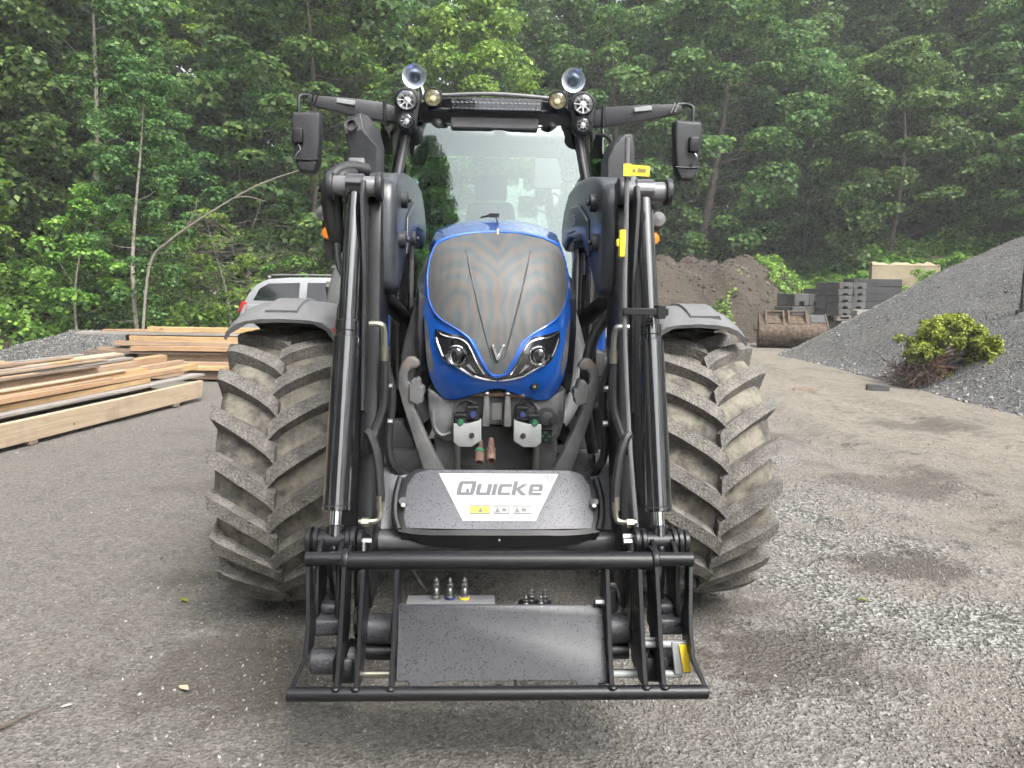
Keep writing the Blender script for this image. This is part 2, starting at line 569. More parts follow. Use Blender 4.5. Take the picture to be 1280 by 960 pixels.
v2 = t.mix(t.ramp(n1, [(0.35, 0.1), (0.65, 0.45)]), v2a, v2b)
vd1 = t.voro(p, 46); vd2 = t.voro(p, 95)
fine = t.ramp(v2, [(0.0, (0.060, 0.056, 0.050)), (0.45, (0.122, 0.115, 0.103)), (0.85, (0.178, 0.168, 0.151)), (1.0, (0.25, 0.238, 0.218))])
fine = t.mix(t.ramp(n2, [(0.4, 0.0), (0.75, 0.35)]), fine, (0.168, 0.150, 0.124))
ston = t.ramp(v1, [(0.0, (0.07, 0.068, 0.062)), (0.6, (0.20, 0.197, 0.18)), (1.0, (0.33, 0.325, 0.30))])
n4 = t.noise(p, 11, 8, 0.7)
soil = t.mix(t.ramp(t.math('ADD', t.math('MULTIPLY', n4, 0.75), t.math('MULTIPLY', n1, 0.25)), [(0.36, 0.0), (0.64, 1.0)]), (0.120, 0.101, 0.079), (0.250, 0.221, 0.183))
soil = t.mix(t.ramp(v2, [(0.0, 0.55), (0.25, 0.0)]), soil, (0.06, 0.048, 0.037))
soil = t.mix(t.ramp(v2, [(0.7, 0.0), (1.0, 0.65)]), soil, (0.27, 0.25, 0.225))
col = t.mix(coarse, fine, ston)
col = t.mix(brown, col, soil)
col = t.mix(t.math('MULTIPLY', dirt, t.ramp(n2, [(0.25, 0.75), (0.6, 1.0)])), col, soil)
damp = t.ramp(t.noise(p, 0.9, 7, 0.68), [(0.55, 0.0), (0.72, 0.75)])
damp2 = t.ramp(t.noise(p, 2.6, 7, 0.7), [(0.57, 0.0), (0.66, 0.85)])
spots = None
wob = t.math('MULTIPLY', t.math('SUBTRACT', t.noise(p, 3.4, 8, 0.78), 0.5), 3.0)
for sx, sy, sr, sa in ((-1.05, 3.05, 0.55, 0.6), (1.25, 3.2, 0.42, 0.75), (2.35, 4.4, 0.38, 0.8), (0.95, 3.75, 0.4, 0.6), (2.0, 2.5, 0.26, 0.7), (3.3, 6.4, 0.6, 0.6), (5.0, 9.3, 0.7, 0.6), (2.6, 8.4, 0.6, 0.5), (-2.4, 5.9, 0.35, 0.35)):
    dx = t.math('DIVIDE', t.math('SUBTRACT', X, sx), sr * 1.5); dy = t.math('DIVIDE', t.math('SUBTRACT', Y, sy), sr)
    rr = t.math('ADD', t.math('SQRT', t.math('ADD', t.math('MULTIPLY', dx, dx), t.math('MULTIPLY', dy, dy))), wob)
    q = t.ramp(rr, [(0.50, sa), (0.78, 0.0)])
    spots = q if spots is None else t.math('MAXIMUM', spots, q)
damp = t.math('MAXIMUM', damp, spots)
dk = t.math('MAXIMUM', damp, t.math('MULTIPLY', damp2, t.math('ADD', coarse, dirt)))
t.set(Base_Color=t.mix(dk, col, (0.050, 0.042, 0.034)), Roughness=t.math('SUBTRACT', 0.9, t.math('MULTIPLY', dk, 0.25)))
hgt = t.math('ADD', t.math('MULTIPLY', vd2, 0.35), t.math('ADD', t.math('MULTIPLY', vd1, t.math('ADD', 0.25, coarse)), t.math('ADD', t.math('MULTIPLY', n4, 0.7), t.math('MULTIPLY', n3, 0.5))))
t.bump(hgt, 0.022, 1.0)

t = NT('forest_floor'); p = t.pos()
f = t.noise(p, 1.6, 7, 0.7); g = t.noise(p, 14, 5)
t.set(Base_Color=t.mix(t.ramp(f, [(0.42, 0.0), (0.60, 1.0)]), (0.05, 0.038, 0.026), t.mix(g, (0.025, 0.045, 0.012), (0.06, 0.09, 0.03))), Roughness=0.95)
t.bump(t.math('ADD', f, t.math('MULTIPLY', g, 0.4)), 0.12)

t = NT('heap_gravel'); p = t.pos()
v1 = t.voro(p, 38, out='Color'); vd = t.voro(p, 38); n2 = t.noise(p, 0.8, 6); v3 = t.voro(p, 11, out='Color')
col = t.mix(t.ramp(v1, [(0.0, 0.0), (1.0, 1.0)]), (0.020, 0.0205, 0.021), (0.145, 0.145, 0.143))
col = t.mix(t.ramp(v3, [(0.6, 0.0), (0.9, 0.5)]), col, (0.15, 0.15, 0.147))
col = t.mix(t.ramp(n2, [(0.5, 0.0), (0.75, 0.6)]), col, (0.12, 0.10, 0.082))
t.set(Base_Color=col, Roughness=0.92)
t.bump(t.math('ADD', vd, t.math('MULTIPLY', n2, 0.6)), 0.03, 1.0)

t = NT('heap_soil'); p = t.pos()
f = t.noise(p, 1.1, 8, 0.7); g = t.noise(p, 7, 7, 0.7)
t.set(Base_Color=t.mix(f, t.mix(g, (0.017, 0.0135, 0.0100), (0.072, 0.057, 0.042)), t.mix(g, (0.034, 0.027, 0.020), (0.120, 0.096, 0.072))), Roughness=0.95)
t.bump(t.math('ADD', f, t.math('MULTIPLY', g, 0.6)), 0.16)

t = NT('stone_chip')
ri = t.new('ShaderNodeNewGeometry').outputs['Random Per Island']
t.set(Base_Color=t.ramp(ri, [(0.0, (0.06, 0.06, 0.057)), (0.35, (0.13, 0.127, 0.118)), (0.7, (0.21, 0.207, 0.195)), (0.93, (0.30, 0.295, 0.28)), (1.0, (0.42, 0.41, 0.39))]), Roughness=0.85)
t = NT('brown_clod')
ri = t.new('ShaderNodeNewGeometry').outputs['Random Per Island']
t.set(Base_Color=t.ramp(ri, [(0.0, (0.02, 0.016, 0.012)), (0.7, (0.08, 0.064, 0.048)), (1.0, (0.16, 0.135, 0.11))]), Roughness=0.95)


# ------------------------------------------------------------------ setting: terrain
def grow(a0, a1, core0, core1, step, k=1.09):
    c = list(np.arange(core0, core1 + 1e-6, step))
    lo, s = [], step
    v = core0
    while v > a0:
        s *= k; v -= s; lo.append(v)
    hi, s = [], step
    v = core1
    while v < a1:
        s *= k; v += s; hi.append(v)
    return np.array(lo[::-1] + c + hi)


def sheet(name, xs, ys, hf, m, smooth=True):
    GX, GY = np.meshgrid(xs, ys)
    Z = hf(GX, GY)
    V = np.stack([GX, GY, Z], -1).reshape(-1, 3)
    nx, ny = len(xs), len(ys)
    i = np.arange((ny - 1) * (nx - 1)); r = i // (nx - 1); cidx = i % (nx - 1)
    a = r * nx + cidx
    F = np.stack([a, a + 1, a + nx + 1, a + nx], -1)
    return np_mesh(name, V, F, m, smooth)


def yard_h(x, y):
    near = np.exp(-((np.maximum(np.abs(x) - 6, 0) / 6) ** 2 + (np.maximum(np.abs(y - 6) - 8, 0) / 8) ** 2))
    z = 0.028 * fnoise(x, y, 2.6, 1, 5) + 0.008 * fnoise(x, y, 0.5, 2, 3)
    # wheel ruts of the dirt track
    w = 0.45 * fnoise(x * 0 + 3.0, y, 4.0, 3, 2)
    for cx in (3.1, 4.9):
        z -= 0.045 * np.exp(-((x - cx - w) / 0.28) ** 2) * np.clip((y - 1.5) / 2, 0, 1)
        z += 0.03 * np.exp(-((x - cx - w - 0.5) / 0.22) ** 2) * np.clip((y - 1.5) / 2, 0, 1)
        # prints of tyre lugs along the rut
        u = x - cx - w
        z -= 0.014 * np.exp(-(u / 0.30) ** 6) * (np.sin(2 * np.pi * (y + 0.75 * np.abs(u)) / 0.26) > 0.1) * np.clip((y - 2.5) / 2, 0, 1) * (fnoise(x, y, 1.5, 33, 2) > -0.15)
    # flat stand under the tractor
    k = np.exp(-((x + 0.09) / 1.7) ** 4 - ((y - 5.0) / 3.2) ** 4)
    return z * (0.35 + 0.65 * near) * (1 - 0.85 * k) - 0.012


link('ground', sheet('ground', grow(-160, 160, -6, 7.5, 0.06), grow(-60, 160, 1.2, 11, 0.06), yard_h, 'yard_ground'), kind='structure')

YARD = [(-13, -60), (-12, 4), (-11.2, 12), (-10.2, 17), (-7.0, 20.5), (-2, 23), (3, 29), (9, 30), (10.2, 25.2), (14, 23.5), (21, 20), (27, 8), (30, -60)]


def yard_dist(x, y):
    """signed distance to the edge of the yard, positive outside"""
    d = np.full(x.shape, 1e9); ins = np.zeros(x.shape, bool)
    n = len(YARD)
    for i in range(n):
        ax, ay = YARD[i]; bx, by = YARD[(i + 1) % n]
        ex, ey = bx - ax, by - ay
        tt = np.clip(((x - ax) * ex + (y - ay) * ey) / (ex * ex + ey * ey), 0, 1)
        d = np.minimum(d, np.hypot(x - ax - tt * ex, y - ay - tt * ey))
        if ey != 0:
            c = ((ay > y) != (by > y)) & (x < ex * (y - ay) / ey + ax)
            ins ^= c
    return np.where(ins, -d, d)


def hill_h(x, y):
    x = np.asarray(x, float); y = np.asarray(y, float)
    d = yard_dist(x, y)
    ang = np.degrees(np.arctan2(x, np.maximum(y, 0.1)))
    sl = np.interp(ang, [-60, -25, -8, 3, 12, 24, 45], [0.62, 0.55, 0.40, 0.24, 0.30, 0.50, 0.55])
    top = np.interp(ang, [-60, -25, -8, 3, 12, 24, 45], [16, 15, 11, 6.5, 8, 14, 15])
    h = sl * np.maximum(d, 0)
    h = top * np.tanh(h / top)
    h = np.where(y < 0, h * np.exp(-(y / 20.0) ** 2), h)
    return np.where(d < 0, np.maximum(0.5 * d, -0.6), h + 0.22 * fnoise(x, y, 2.2, 5, 4) * np.clip(d, 0, 1)) - 0.03


link('hillside', sheet('hillside', np.arange(-120, 121, 0.9), np.concatenate([np.arange(-60, 8, 4.0), np.arange(8, 70, 0.7), np.arange(70, 150, 4.0)]), hill_h, 'forest_floor'), kind='structure')


def hz(x, y):
    return float(max(hill_h(np.array([x]), np.array([y]))[0], yard_h(np.array([float(x)]), np.array([float(y)]))[0]))


# ------------------------------------------------------------------ heaps
def pile_h(x, y):
    w = 0.55 * fnoise(x, y, 4.0, 8, 3)
    toe = np.interp(y, [4, 9.6, 13, 17.2, 18.6, 20.5, 23], [7.4, 6.75, 6.9, 6.75, 6.5, 7.4, 9.5])
    d = np.minimum(x - toe + w * 0.4, (23.0 - y) * 0.95 + 0.25 * (x - 7) + w)
    d = np.minimum(d, (y - 3.0) * 1.2)
    h = 0.64 * (np.sqrt(np.maximum(d, 0) ** 2 + 0.35 ** 2) - 0.35)
    h = 5.2 * np.tanh(h / 5.2)
    e = 20.5 - y
    h = h + 0.07 * fnoise(x, y, 1.3, 9, 5) * np.clip(d, 0, 1)
    h -= 0.16 * np.exp(-((x - 9.6) / 0.45) ** 2 - ((y - 15.6) / 0.5) ** 2)
    h += 0.12 * fnoise(x, y * 0.35, 2.4, 19, 3) * np.clip(d / 2, 0, 1)
    return np.where(d > 0, h, -0.08) - 0.005


def heap(name, xs, ys, hf, m, label, cat, stone=None):
    x0, y0 = (xs[0] + xs[-1]) / 2, (ys[0] + ys[-1]) / 2
    root = thing(name, label, cat, (x0, y0, 0))
    me = sheet(name, xs, ys, hf, m)
    co = np.empty(len(me.vertices) * 3, np.float32); me.vertices.foreach_get('co', co)
    co = co.reshape(-1, 3) - np.array([x0, y0, 0], np.float32); me.vertices.foreach_set('co', co.ravel())
    link('mound', me, root)
    return root


def stones(P, S, seed):
    """angular chips: one squashed octahedron each"""
    r = np.random.default_rng(seed)
    n = len(P)
    base = np.array([(1, 0, 0), (-1, 0, 0), (0, 1, 0), (0, -1, 0), (0, 0, 1), (0, 0, -1)], float)
    F0 = np.array([(0, 2, 4), (2, 1, 4), (1, 3, 4), (3, 0, 4), (2, 0, 5), (1, 2, 5), (3, 1, 5), (0, 3, 5)])
    A = r.normal(size=(n, 3, 3)); Q, _ = np.linalg.qr(A)
    sc3 = S[:, None] * r.uniform(0.55, 1.15, (n, 3)) * np.array([1.0, 0.85, 0.6])
    b = base[None] * sc3[:, None, :] + r.normal(size=(n, 6, 3)) * S[:, None, None] * 0.16
    V = np.einsum('nij,nkj->nki', Q, b) + P[:, None, :]
    F = F0[None] + (np.arange(n) * 6)[:, None, None]
    return V.reshape(-1, 3), F.reshape(-1, 3)


gp = heap('gravel_heap', np.arange(6.0, 26, 0.13), np.arange(3, 25, 0.13), pile_h, 'heap_gravel',
          'huge sloping heap of dark grey gravel at the right edge', 'gravel heap')
r_ = np.random.default_rng(3)
n = 26000
px_ = r_.uniform(6.2, 16, n); py_ = r_.uniform(8, 22, n)
zz = pile_h(px_, py_); ok = zz > -0.02
P_ = np.stack([px_, py_, zz], -1)[ok]
V_, F_ = stones(P_ - np.array([gp.location.x, gp.location.y, 0]), 0.012 + 0.016 * r_.random(len(P_)) ** 2 + 0.035 * (r_.random(len(P_)) > 0.985) + 0.03 * np.exp(-np.maximum(P_[:, 2], 0) * 5) * (r_.random(len(P_)) > 0.8), 4)
link('loose_stone', np_mesh('loose_stone', V_, F_, 'stone_chip'), gp, kind='stuff')


def soil_h(x, y):
    a = ((x - 6.6) / 4.6) ** 2 + ((y - 27.5) / 4.6) ** 2
    b = ((x - 3.6) / 3.4) ** 2 + ((y - 27.0) / 4.0) ** 2
    h = 2.5 * np.clip(1.25 * (1 - a), 0, 1) ** 0.8
    h = np.maximum(h, 2.3 * np.clip(1.2 * (1 - b), 0, 1) ** 0.8)
    return h * (1 + 0.30 * fnoise(x, y, 1.6, 11, 4)) + np.where(h > 0.02, 0.42 * fnoise(x, y, 1.1, 12, 6), 0) - 0.1


sp_ = heap('soil_mound', np.arange(-0.5, 12, 0.13), np.arange(22, 33, 0.13), soil_h, 'heap_soil',
           'tall rough mound of brown soil behind the right front wheel', 'soil mound')
n = 5000
px_ = r_.uniform(0, 11.5, n); py_ = r_.uniform(22.5, 28, n); zz = soil_h(px_, py_); ok = zz > 0.05
P_ = np.stack([px_, py_, zz], -1)[ok]
V_, F_ = stones(P_ - np.array([sp_.location.x, sp_.location.y, 0]), 0.02 + 0.09 * r_.random(len(P_)) ** 5, 5)
link('clod', np_mesh('clod', V_, F_, 'brown_clod'), sp_, kind='stuff')


def small_h(x, y):
    a = ((x + 7.9) / 2.6) ** 2 + ((y - 15.6) / 1.7) ** 2
    return 0.62 * np.clip(1 - a, 0, 1) ** 0.8 * (1 + 0.2 * fnoise(x, y, 0.8, 14, 4)) - 0.03


sg = heap('small_gravel_heap', np.arange(-11, -5, 0.07), np.arange(13.6, 17.6, 0.07), small_h, 'heap_gravel',
          'low heap of grey gravel between the two lumber stacks', 'gravel heap')
n = 5000
px_ = r_.uniform(-10.6, -5.2, n); py_ = r_.uniform(13.8, 16.5, n); zz = small_h(px_, py_); ok = zz > 0.0
P_ = np.stack([px_, py_, zz], -1)[ok]
V_, F_ = stones(P_ - np.array([sg.location.x, sg.location.y, 0]), 0.012 + 0.018 * r_.random(len(P_)), 6)
link('loose_stone', np_mesh('loose_stone', V_, F_, 'stone_chip'), sg, kind='stuff')

# loose chippings on the yard, thickest right of the tractor
n = 110000
yy = 1.35 + 9.5 * r_.random(n) ** 1.7
xx = r_.uniform(-1.0, 1.0, n) * (0.75 * yy + 0.6)
wv = fnoise(xx, yy, 1.6, 21, 4)
xw_ = xx + 1.2 * wv
dens = np.where(xw_ > 0.7, np.where(xw_ < 3.1, 1.0, 0.4), 0.36)
dens = dens * np.clip(0.55 + 1.3 * fnoise(xx, yy, 0.7, 22, 3), 0.12, 1)
dens = dens * np.where((yy < 2.9) & (np.abs(xx) < 1.2), 1.3, 1)
dens = dens * np.where((xw_ < 0.7) & (yy > 4), 0.6, 1)
ok = r_.random(n) < dens
xx, yy = xx[ok], yy[ok]
S_ = 0.0032 + 0.008 * r_.random(len(xx)) ** 2.2
P_ = np.stack([xx, yy, yard_h(xx, yy) + S_ * 0.25], -1)
V_, F_ = stones(P_, S_, 9)
link('loose_gravel', np_mesh('loose_gravel', V_, F_, 'stone_chip'), kind='stuff',
     label='loose grey chippings scattered over the yard', category='gravel')

# ------------------------------------------------------------------ foliage materials
def leafmat(name, dark, mid, light, trans=0.35):
    t = NT(name)
    ri = t.new('ShaderNodeNewGeometry').outputs['Random Per Island']
    oi = t.new('ShaderNodeObjectInfo').outputs['Random']
    col = t.ramp(ri, [(0.0, dark), (0.55, mid), (1.0, light)])
    h = t.new('ShaderNodeHueSaturation')
    t.l.new(col, h.inputs['Color'])
    g = t.ramp(t.noise(t.coord(), 0.75, 3, 0.6), [(0.36, 0.0), (0.64, 1.0)])     # younger and older shoots of one tree
    t.l.new(t.math('SUBTRACT', t.math('ADD', 0.488, t.math('MULTIPLY', oi, 0.036)), t.math('MULTIPLY', g, 0.02)), h.inputs['Hue'])
    t.l.new(t.math('ADD', t.math('ADD', 0.55, t.math('MULTIPLY', oi, 0.4)), t.math('MULTIPLY', g, 0.6)), h.inputs['Value'])
    t.set(Base_Color=h.outputs[0], Roughness=0.5)
    t.p.inputs['Specular IOR Level'].default_value = 0.35
    tr = t.new('ShaderNodeBsdfTranslucent'); t.l.new(h.outputs[0], tr.inputs[0])
    mx = t.new('ShaderNodeMixShader'); mx.inputs[0].default_value = trans
    t.l.new(t.p.outputs[0], mx.inputs[1]); t.l.new(tr.outputs[0], mx.inputs[2])
    t.l.new(mx.outputs[0], t.out.inputs[0])
    return t


leafmat('leaf_green', (0.034, 0.085, 0.024), (0.082, 0.178, 0.048), (0.180, 0.300, 0.085), 0.48)
leafmat('leaf_pale', (0.055, 0.110, 0.044), (0.110, 0.195, 0.080), (0.190, 0.285, 0.125), 0.48)
leafmat('leaf_bright', (0.060, 0.145, 0.020), (0.150, 0.290, 0.042), (0.290, 0.440, 0.085), 0.48)
leafmat('leaf_juniper', (0.08, 0.13, 0.012), (0.24, 0.32, 0.03), (0.42, 0.50, 0.08), 0.25)
leafmat('flower_white', (0.4, 0.4, 0.33), (0.5, 0.5, 0.42), (0.6, 0.6, 0.52), 0.3)
simple('bark', (0.075, 0.062, 0.05), 0.9, var=0.5, nscale=9, bump=0.02, bscale=30)
simple('bark_pale', (0.26, 0.235, 0.20), 0.85, var=0.45, nscale=7, bump=0.01, bscale=40)
simple('dead_wood', (0.22, 0.195, 0.165), 0.9, var=0.3, nscale=12)


def leaves(P, Nrm, size, r):
    """folded leaf-shaped quads at P, facing Nrm"""
    n = len(P)
    Nrm = Nrm / np.linalg.norm(Nrm, axis=1, keepdims=True)
    d = r.normal(size=(n, 3)); d -= (d * Nrm).sum(1, keepdims=True) * Nrm
    d /= np.linalg.norm(d, axis=1, keepdims=True)
    s = np.cross(Nrm, d)
    L = size[:, None]
    w = L * r.uniform(0.34, 0.5, (n, 1))
    V = np.stack([P - d * L * 0.5, P + s * w - d * L * 0.05 + Nrm * L * 0.08,
                  P + d * L * 0.55 - Nrm * L * 0.10, P - s * w - d * L * 0.05 + Nrm * L * 0.08], 1)
    F = np.arange(n * 4).reshape(n, 4)
    return V.reshape(-1, 3), F


def clump_leaves(C, RAD, per, size, r, droop=0.0):
    """leaves spread through flattened clumps at centres C with radii RAD (n,3)"""
    n = len(C)
    u = r.normal(size=(n, per, 3)); u /= np.linalg.norm(u, axis=2, keepdims=True)
    rad = r.random((n, per, 1)) ** 0.45
    P = C[:, None] + u * rad * RAD[:, None]
    P[..., 2] -= droop * rad[..., 0] ** 2 * RAD[:, None, 0]
    N = u * 0.55 + np.array([0, 0, 0.75]) + r.normal(size=(n, per, 3)) * 0.42
    S = size * r.uniform(0.6, 1.25, n * per)
    return leaves(P.reshape(-1, 3), N.reshape(-1, 3), S, r)


def tree_meshes(kind, seed):
    """trunk mesh and crown mesh of one tree, base at the origin"""
    r = np.random.default_rng(seed)
    if kind == 'broad':
        H, Rm, z0, nc, per, ls, lm, bm_ = r.uniform(12, 15), r.uniform(3.0, 3.8), 1.6, 140, 250, 0.168, 'leaf_green', 'bark'
    elif kind == 'pale':
        H, Rm, z0, nc, per, ls, lm, bm_ = r.uniform(12, 15), r.uniform(2.8, 3.4), 2.0, 130, 240, 0.155, 'leaf_pale', 'bark'
    elif kind == 'low':
        H, Rm, z0, nc, per, ls, lm, bm_ = r.uniform(6.5, 8.5), r.uniform(2.6, 3.3), 0.2, 105, 240, 0.155, 'leaf_green', 'bark'
    elif kind == 'birch':
        H, Rm, z0, nc, per, ls, lm, bm_ = r.uniform(8, 10.5), r.uniform(1.7, 2.2), 1.7, 105, 140, 0.125, 'leaf_green', 'bark_pale'
    elif kind == 'thicket':
        H, Rm, z0, nc, per, ls, lm, bm_ = r.uniform(6.5, 8.5), r.uniform(1.9, 2.4), 0.4, 120, 190, 0.125, 'leaf_bright' if seed % 2 else 'leaf_green', 'bark'
    elif kind == 'sapling':
        H, Rm, z0, nc, per, ls, lm, bm_ = r.uniform(4.0, 5.5), r.uniform(0.9, 1.3), 1.2, 40, 110, 0.10, 'leaf_bright', 'bark_pale'
    else:  # bush
        H, Rm, z0, nc, per, ls, lm, bm_ = r.uniform(1.9, 2.8), r.uniform(1.2, 1.6), 0.1, 42, 130, 0.10, 'leaf_bright', 'bark'
    lean = r.normal(size=2) * H * 0.035
    def axis(z):
        q = z / H
        return np.array([lean[0] * q * q + 0.03 * H * math.sin(4.5 * q + seed), lean[1] * q * q + 0.025 * H * math.cos(3.5 * q + seed), z])
    C, RD, tips = [], [], []
    for i in range(nc):
        q = ((i + 0.5) / nc) ** 0.85
        z = z0 + (H - z0) * q
        env = Rm * (math.sin(PI * min(1, 0.16 + 0.80 * q)) ** 0.7)
        a = i * 2.39996 + r.normal() * 0.4
        rr = env * (0.35 + 0.65 * r.random() ** 0.5)
        c = axis(z) + np.array([math.cos(a) * rr, math.sin(a) * rr, -0.10 * rr + r.normal() * 0.25])
        s = r.uniform(0.55, 1.05) * (0.225 * Rm + 0.12)
        C.append(c); RD.append((s, s, s * r.uniform(0.38, 0.6))); tips.append((c, z, rr))
    C = np.array(C); RD = np.array(RD)
    C[:, 2] = np.maximum(C[:, 2], 0.15)
    V, F = clump_leaves(C, RD, per, ls, r, 0.25)
    crown = np_mesh('crown', V, F, lm)
    mb = MB()
    tr = {'broad': 0.17, 'pale': 0.15, 'low': 0.10, 'thicket': 0.05, 'birch': 0.075, 'sapling': 0.032}.get(kind, 0.03)
    zs_ = np.linspace(-0.3, H * 0.93, 8)
    mb.tube([axis(z) for z in zs_], [tr * 1.25, tr, tr * 0.75, tr * 0.45, 0.012], 8, 3)
    pick = r.choice(len(tips), min(len(tips), 14 if kind in ('birch', 'sapling') else 60), replace=False)
    for k in pick:
        c, z, rr = tips[k]
        zb = max(0.1, z - 0.55 * rr)
        b = axis(zb)
        mid = (b + c) / 2 + np.array([0, 0, -0.08 * rr])
        mb.tube([b, mid, c], [tr * 0.26 * (1 - 0.5 * z / H), 0.006], 4, 3)
    me = mb.mesh('trunk'); me.materials.append(M[bm_])
    return me, crown, H


VAR = {}
for kind, cnt in (('broad', 4), ('pale', 2), ('low', 3), ('birch', 3), ('thicket', 3), ('sapling', 2), ('bush', 3)):
    VAR[kind] = [tree_meshes(kind, 40 + 7 * i + 100 * len(VAR)) for i in range(cnt)]


def plant(kind, x, y, s, label, group, cat='tree', name=None, var=None, rz=None, sink=0.1, pale_trunk=False):
    trunk, crown, H = VAR[kind][random.randrange(len(VAR[kind])) if var is None else var]
    o = thing(name or {'bush': 'leafy_bush', 'birch': 'birch_tree', 'sapling': 'birch_sapling'}.get(kind, 'broadleaf_tree'),
              label, cat, (x, y, hz(x, y) - sink), random.uniform(0, 6.28) if rz is None else rz, group)
    o.scale = (s, s, s * random.uniform(0.92, 1.1))
    link('trunk' if kind != 'bush' else 'stem', trunk, o)
    link('crown', crown, o)
    return o


def spread(n, x0, x1, y0, y1, dmin, d0, d1, seed, taken):
    r = random.Random(seed); out = []
    for _ in range(6000):
        if len(out) >= n:
            break
        x, y = r.uniform(x0, x1), r.uniform(y0, y1)
        d = float(yard_dist(np.array([x]), np.array([y]))[0])
        if not d0 < d < d1 or abs(x) > 0.78 * y + 4:
            continue
        if all((x - a) ** 2 + (y - b) ** 2 > dmin * dmin for a, b in out + taken):
            out.append((x, y))
    taken += out
    return out


taken = []
# the left bank: slender pale trunks close to the yard
for i, (x, y, s, lab) in enumerate([
        (-8.45, 17.6, 0.62, 'thin pale birch with crooked trunk on the bank behind the lumber'),
        (-12.0, 17.2, 1.1, 'leaning brown trunk with leafy crown at the far left edge'),
        (-10.3, 19.8, 1.0, 'slim birch behind the crooked one on the left bank'),
        (-6.4, 23.4, 1.15, 'upright brown tree in the dark gap behind the white car')]):
    plant('birch' if i < 3 else 'thicket', x, y, s if i < 3 else 1.6, lab, 'birches on the left bank' if i < 3 else 'trees of the left bank gap', var=i % 3)
    taken.append((x, y))
for x, y in spread(23, -24, 0, 15, 29, 1.8, 3.2, 9, 11, taken):
    plant('thicket', x, y, random.uniform(0.8, 1.35), 'leafy young tree crowding the edge of the left wood', 'young trees on the left bank', name='young_tree')
for i, (x, y, s) in enumerate([(-9.6, 17.0, 0.95), (-11.2, 16.2, 0.8), (-7.4, 19.9, 0.9)]):
    plant('sapling', x, y, s, ('thin sapling left of the crooked birch on the bank', 'small sapling by the left picture edge',
                               'young sapling just above the white car')[i], 'saplings on the left bank')
    taken.append((x, y))
# tall wood on the left and behind
for x, y in spread(16, -36, -6, 19, 44, 3.4, 3.0, 26, 2, taken):
    plant('broad', x, y, random.uniform(0.9, 1.2), 'tall dark green broadleaf tree in the wood on the left', 'trees of the left wood')
for x, y in spread(15, -9, 12, 27, 48, 3.6, 1.5, 22, 3, taken):
    plant('pale' if random.random() < 0.6 else 'broad', x, y, random.uniform(0.95, 1.2), 'tall pale green tree in the wood behind the cab', 'trees behind the cab')
for x, y in spread(12, 7, 38, 25, 38, 2.8, 4.2, 8.5, 4, taken):
    plant('low', x, y, random.uniform(0.9, 1.2), 'low spreading tree at the wood edge right of the cab', 'low trees of the right wood edge')
for x, y in spread(22, 7, 46, 27, 52, 3.5, 3.0, 26, 5, taken):
    plant('broad' if random.random() < 0.65 else 'pale', x, y, random.uniform(0.95, 1.25), 'tall broadleaf tree on the slope above the gravel heap', 'trees of the right wood')
for x, y in spread(26, -22, 3, 14, 29, 1.2, 0.3, 3.4, 6, taken):
    plant('bush', x, y, random.uniform(0.45, 1.0), 'bright green bush at the foot of the left wood', 'bushes at the left wood edge', 'bush')
for x, y in spread(6, 9, 22, 24, 31, 1.8, 0.4, 3.5, 7, taken):
    plant('bush', x, y, random.uniform(0.55, 0.8), 'low bright bush on the bank behind the concrete blocks', 'bushes behind the blocks', 'bush')
# trees behind the camera mirrored in the windscreen; side rows added to darken reflections
for i, (x, y, s) in enumerate([(-15, -11, 1.0), (-11, -14, .85), (-8, -14, .9), (-19, -8, 1.1), (15, -19, 0.9), (20, -14, 1.0), (-5.4, -14.5, 1.0), (-3.0, -15, .84), (-6.8, -17, .95), (-4.2, -17, .84), (-10.2, -13, .82), (-1.4, -17.5, .66), (-15, 9, 1.1), (-16, 4, 1.0), (-15, -1, 1.15), (-17, -5, 1.1), (27, 12, 1.1), (28, 5, 1.2), (26, -2, 1.1), (25, -8, 1.15)]):
    plant('broad', x, y, s, 'unseen broadleaf tree around the yard, placed for reflections', 'trees across the yard')

# ground cover on the banks: herbs nobody could count
r_ = np.random.default_rng(77)
def cover(name, n, x0, x1, y0, y1, d0, d1, hgt, size, m, seed, label, keep=None):
    r = np.random.default_rng(seed)
    x = r.uniform(x0, x1, n); y = r.uniform(y0, y1, n)
    d = yard_dist(x, y)
    ok = (d > d0) & (d < d1) & (np.abs(x) < 0.8 * y + 3)
    cl = fnoise(x, y, 1.4, seed, 3)
    ok &= r.random(n) < np.clip(0.75 + 1.1 * cl, 0, 1)
    if keep is not None:
        ok &= keep(x, y)
    x, y = x[ok], y[ok]
    z = np.maximum(hill_h(x, y), 0) + r.random(len(x)) ** 0.7 * hgt * (0.75 + 0.8 * np.clip(fnoise(x, y, 0.9, seed + 1, 2), -0.6, 1))
    N = r.normal(size=(len(x), 3)) * 0.5 + np.array([0, -0.25, 0.8])
    V, F = leaves(np.stack([x, y, z], -1), N, size * r.uniform(0.6, 1.3, len(x)), r)
    link(name, np_mesh(name, V, F, m), kind='stuff', label=label, category='undergrowth')


cover('undergrowth', 420000, -24, 3, 11, 30, -0.3, 6.0, 1.0, 0.115, 'leaf_bright', 31, 'dense green herbs covering the left bank')
cover('bank_herbs', 260000, 3, 26, 22, 36, -0.2, 6.5, 0.9, 0.15, 'leaf_bright', 33, 'bright green herbs on the bank behind the concrete blocks')
cover('wood_herbs', 40000, -10, 14, 24, 40, 0.0, 9, 0.8, 0.15, 'leaf_green', 35, 'dark green undergrowth on the floor of the wood')
cover('cow_parsley', 5000, -9.5, -4.0, 17.5, 23.5, 0.1, 3.0, 1.2, 0.065, 'flower_white', 37, 'white flower heads among the herbs above the car')

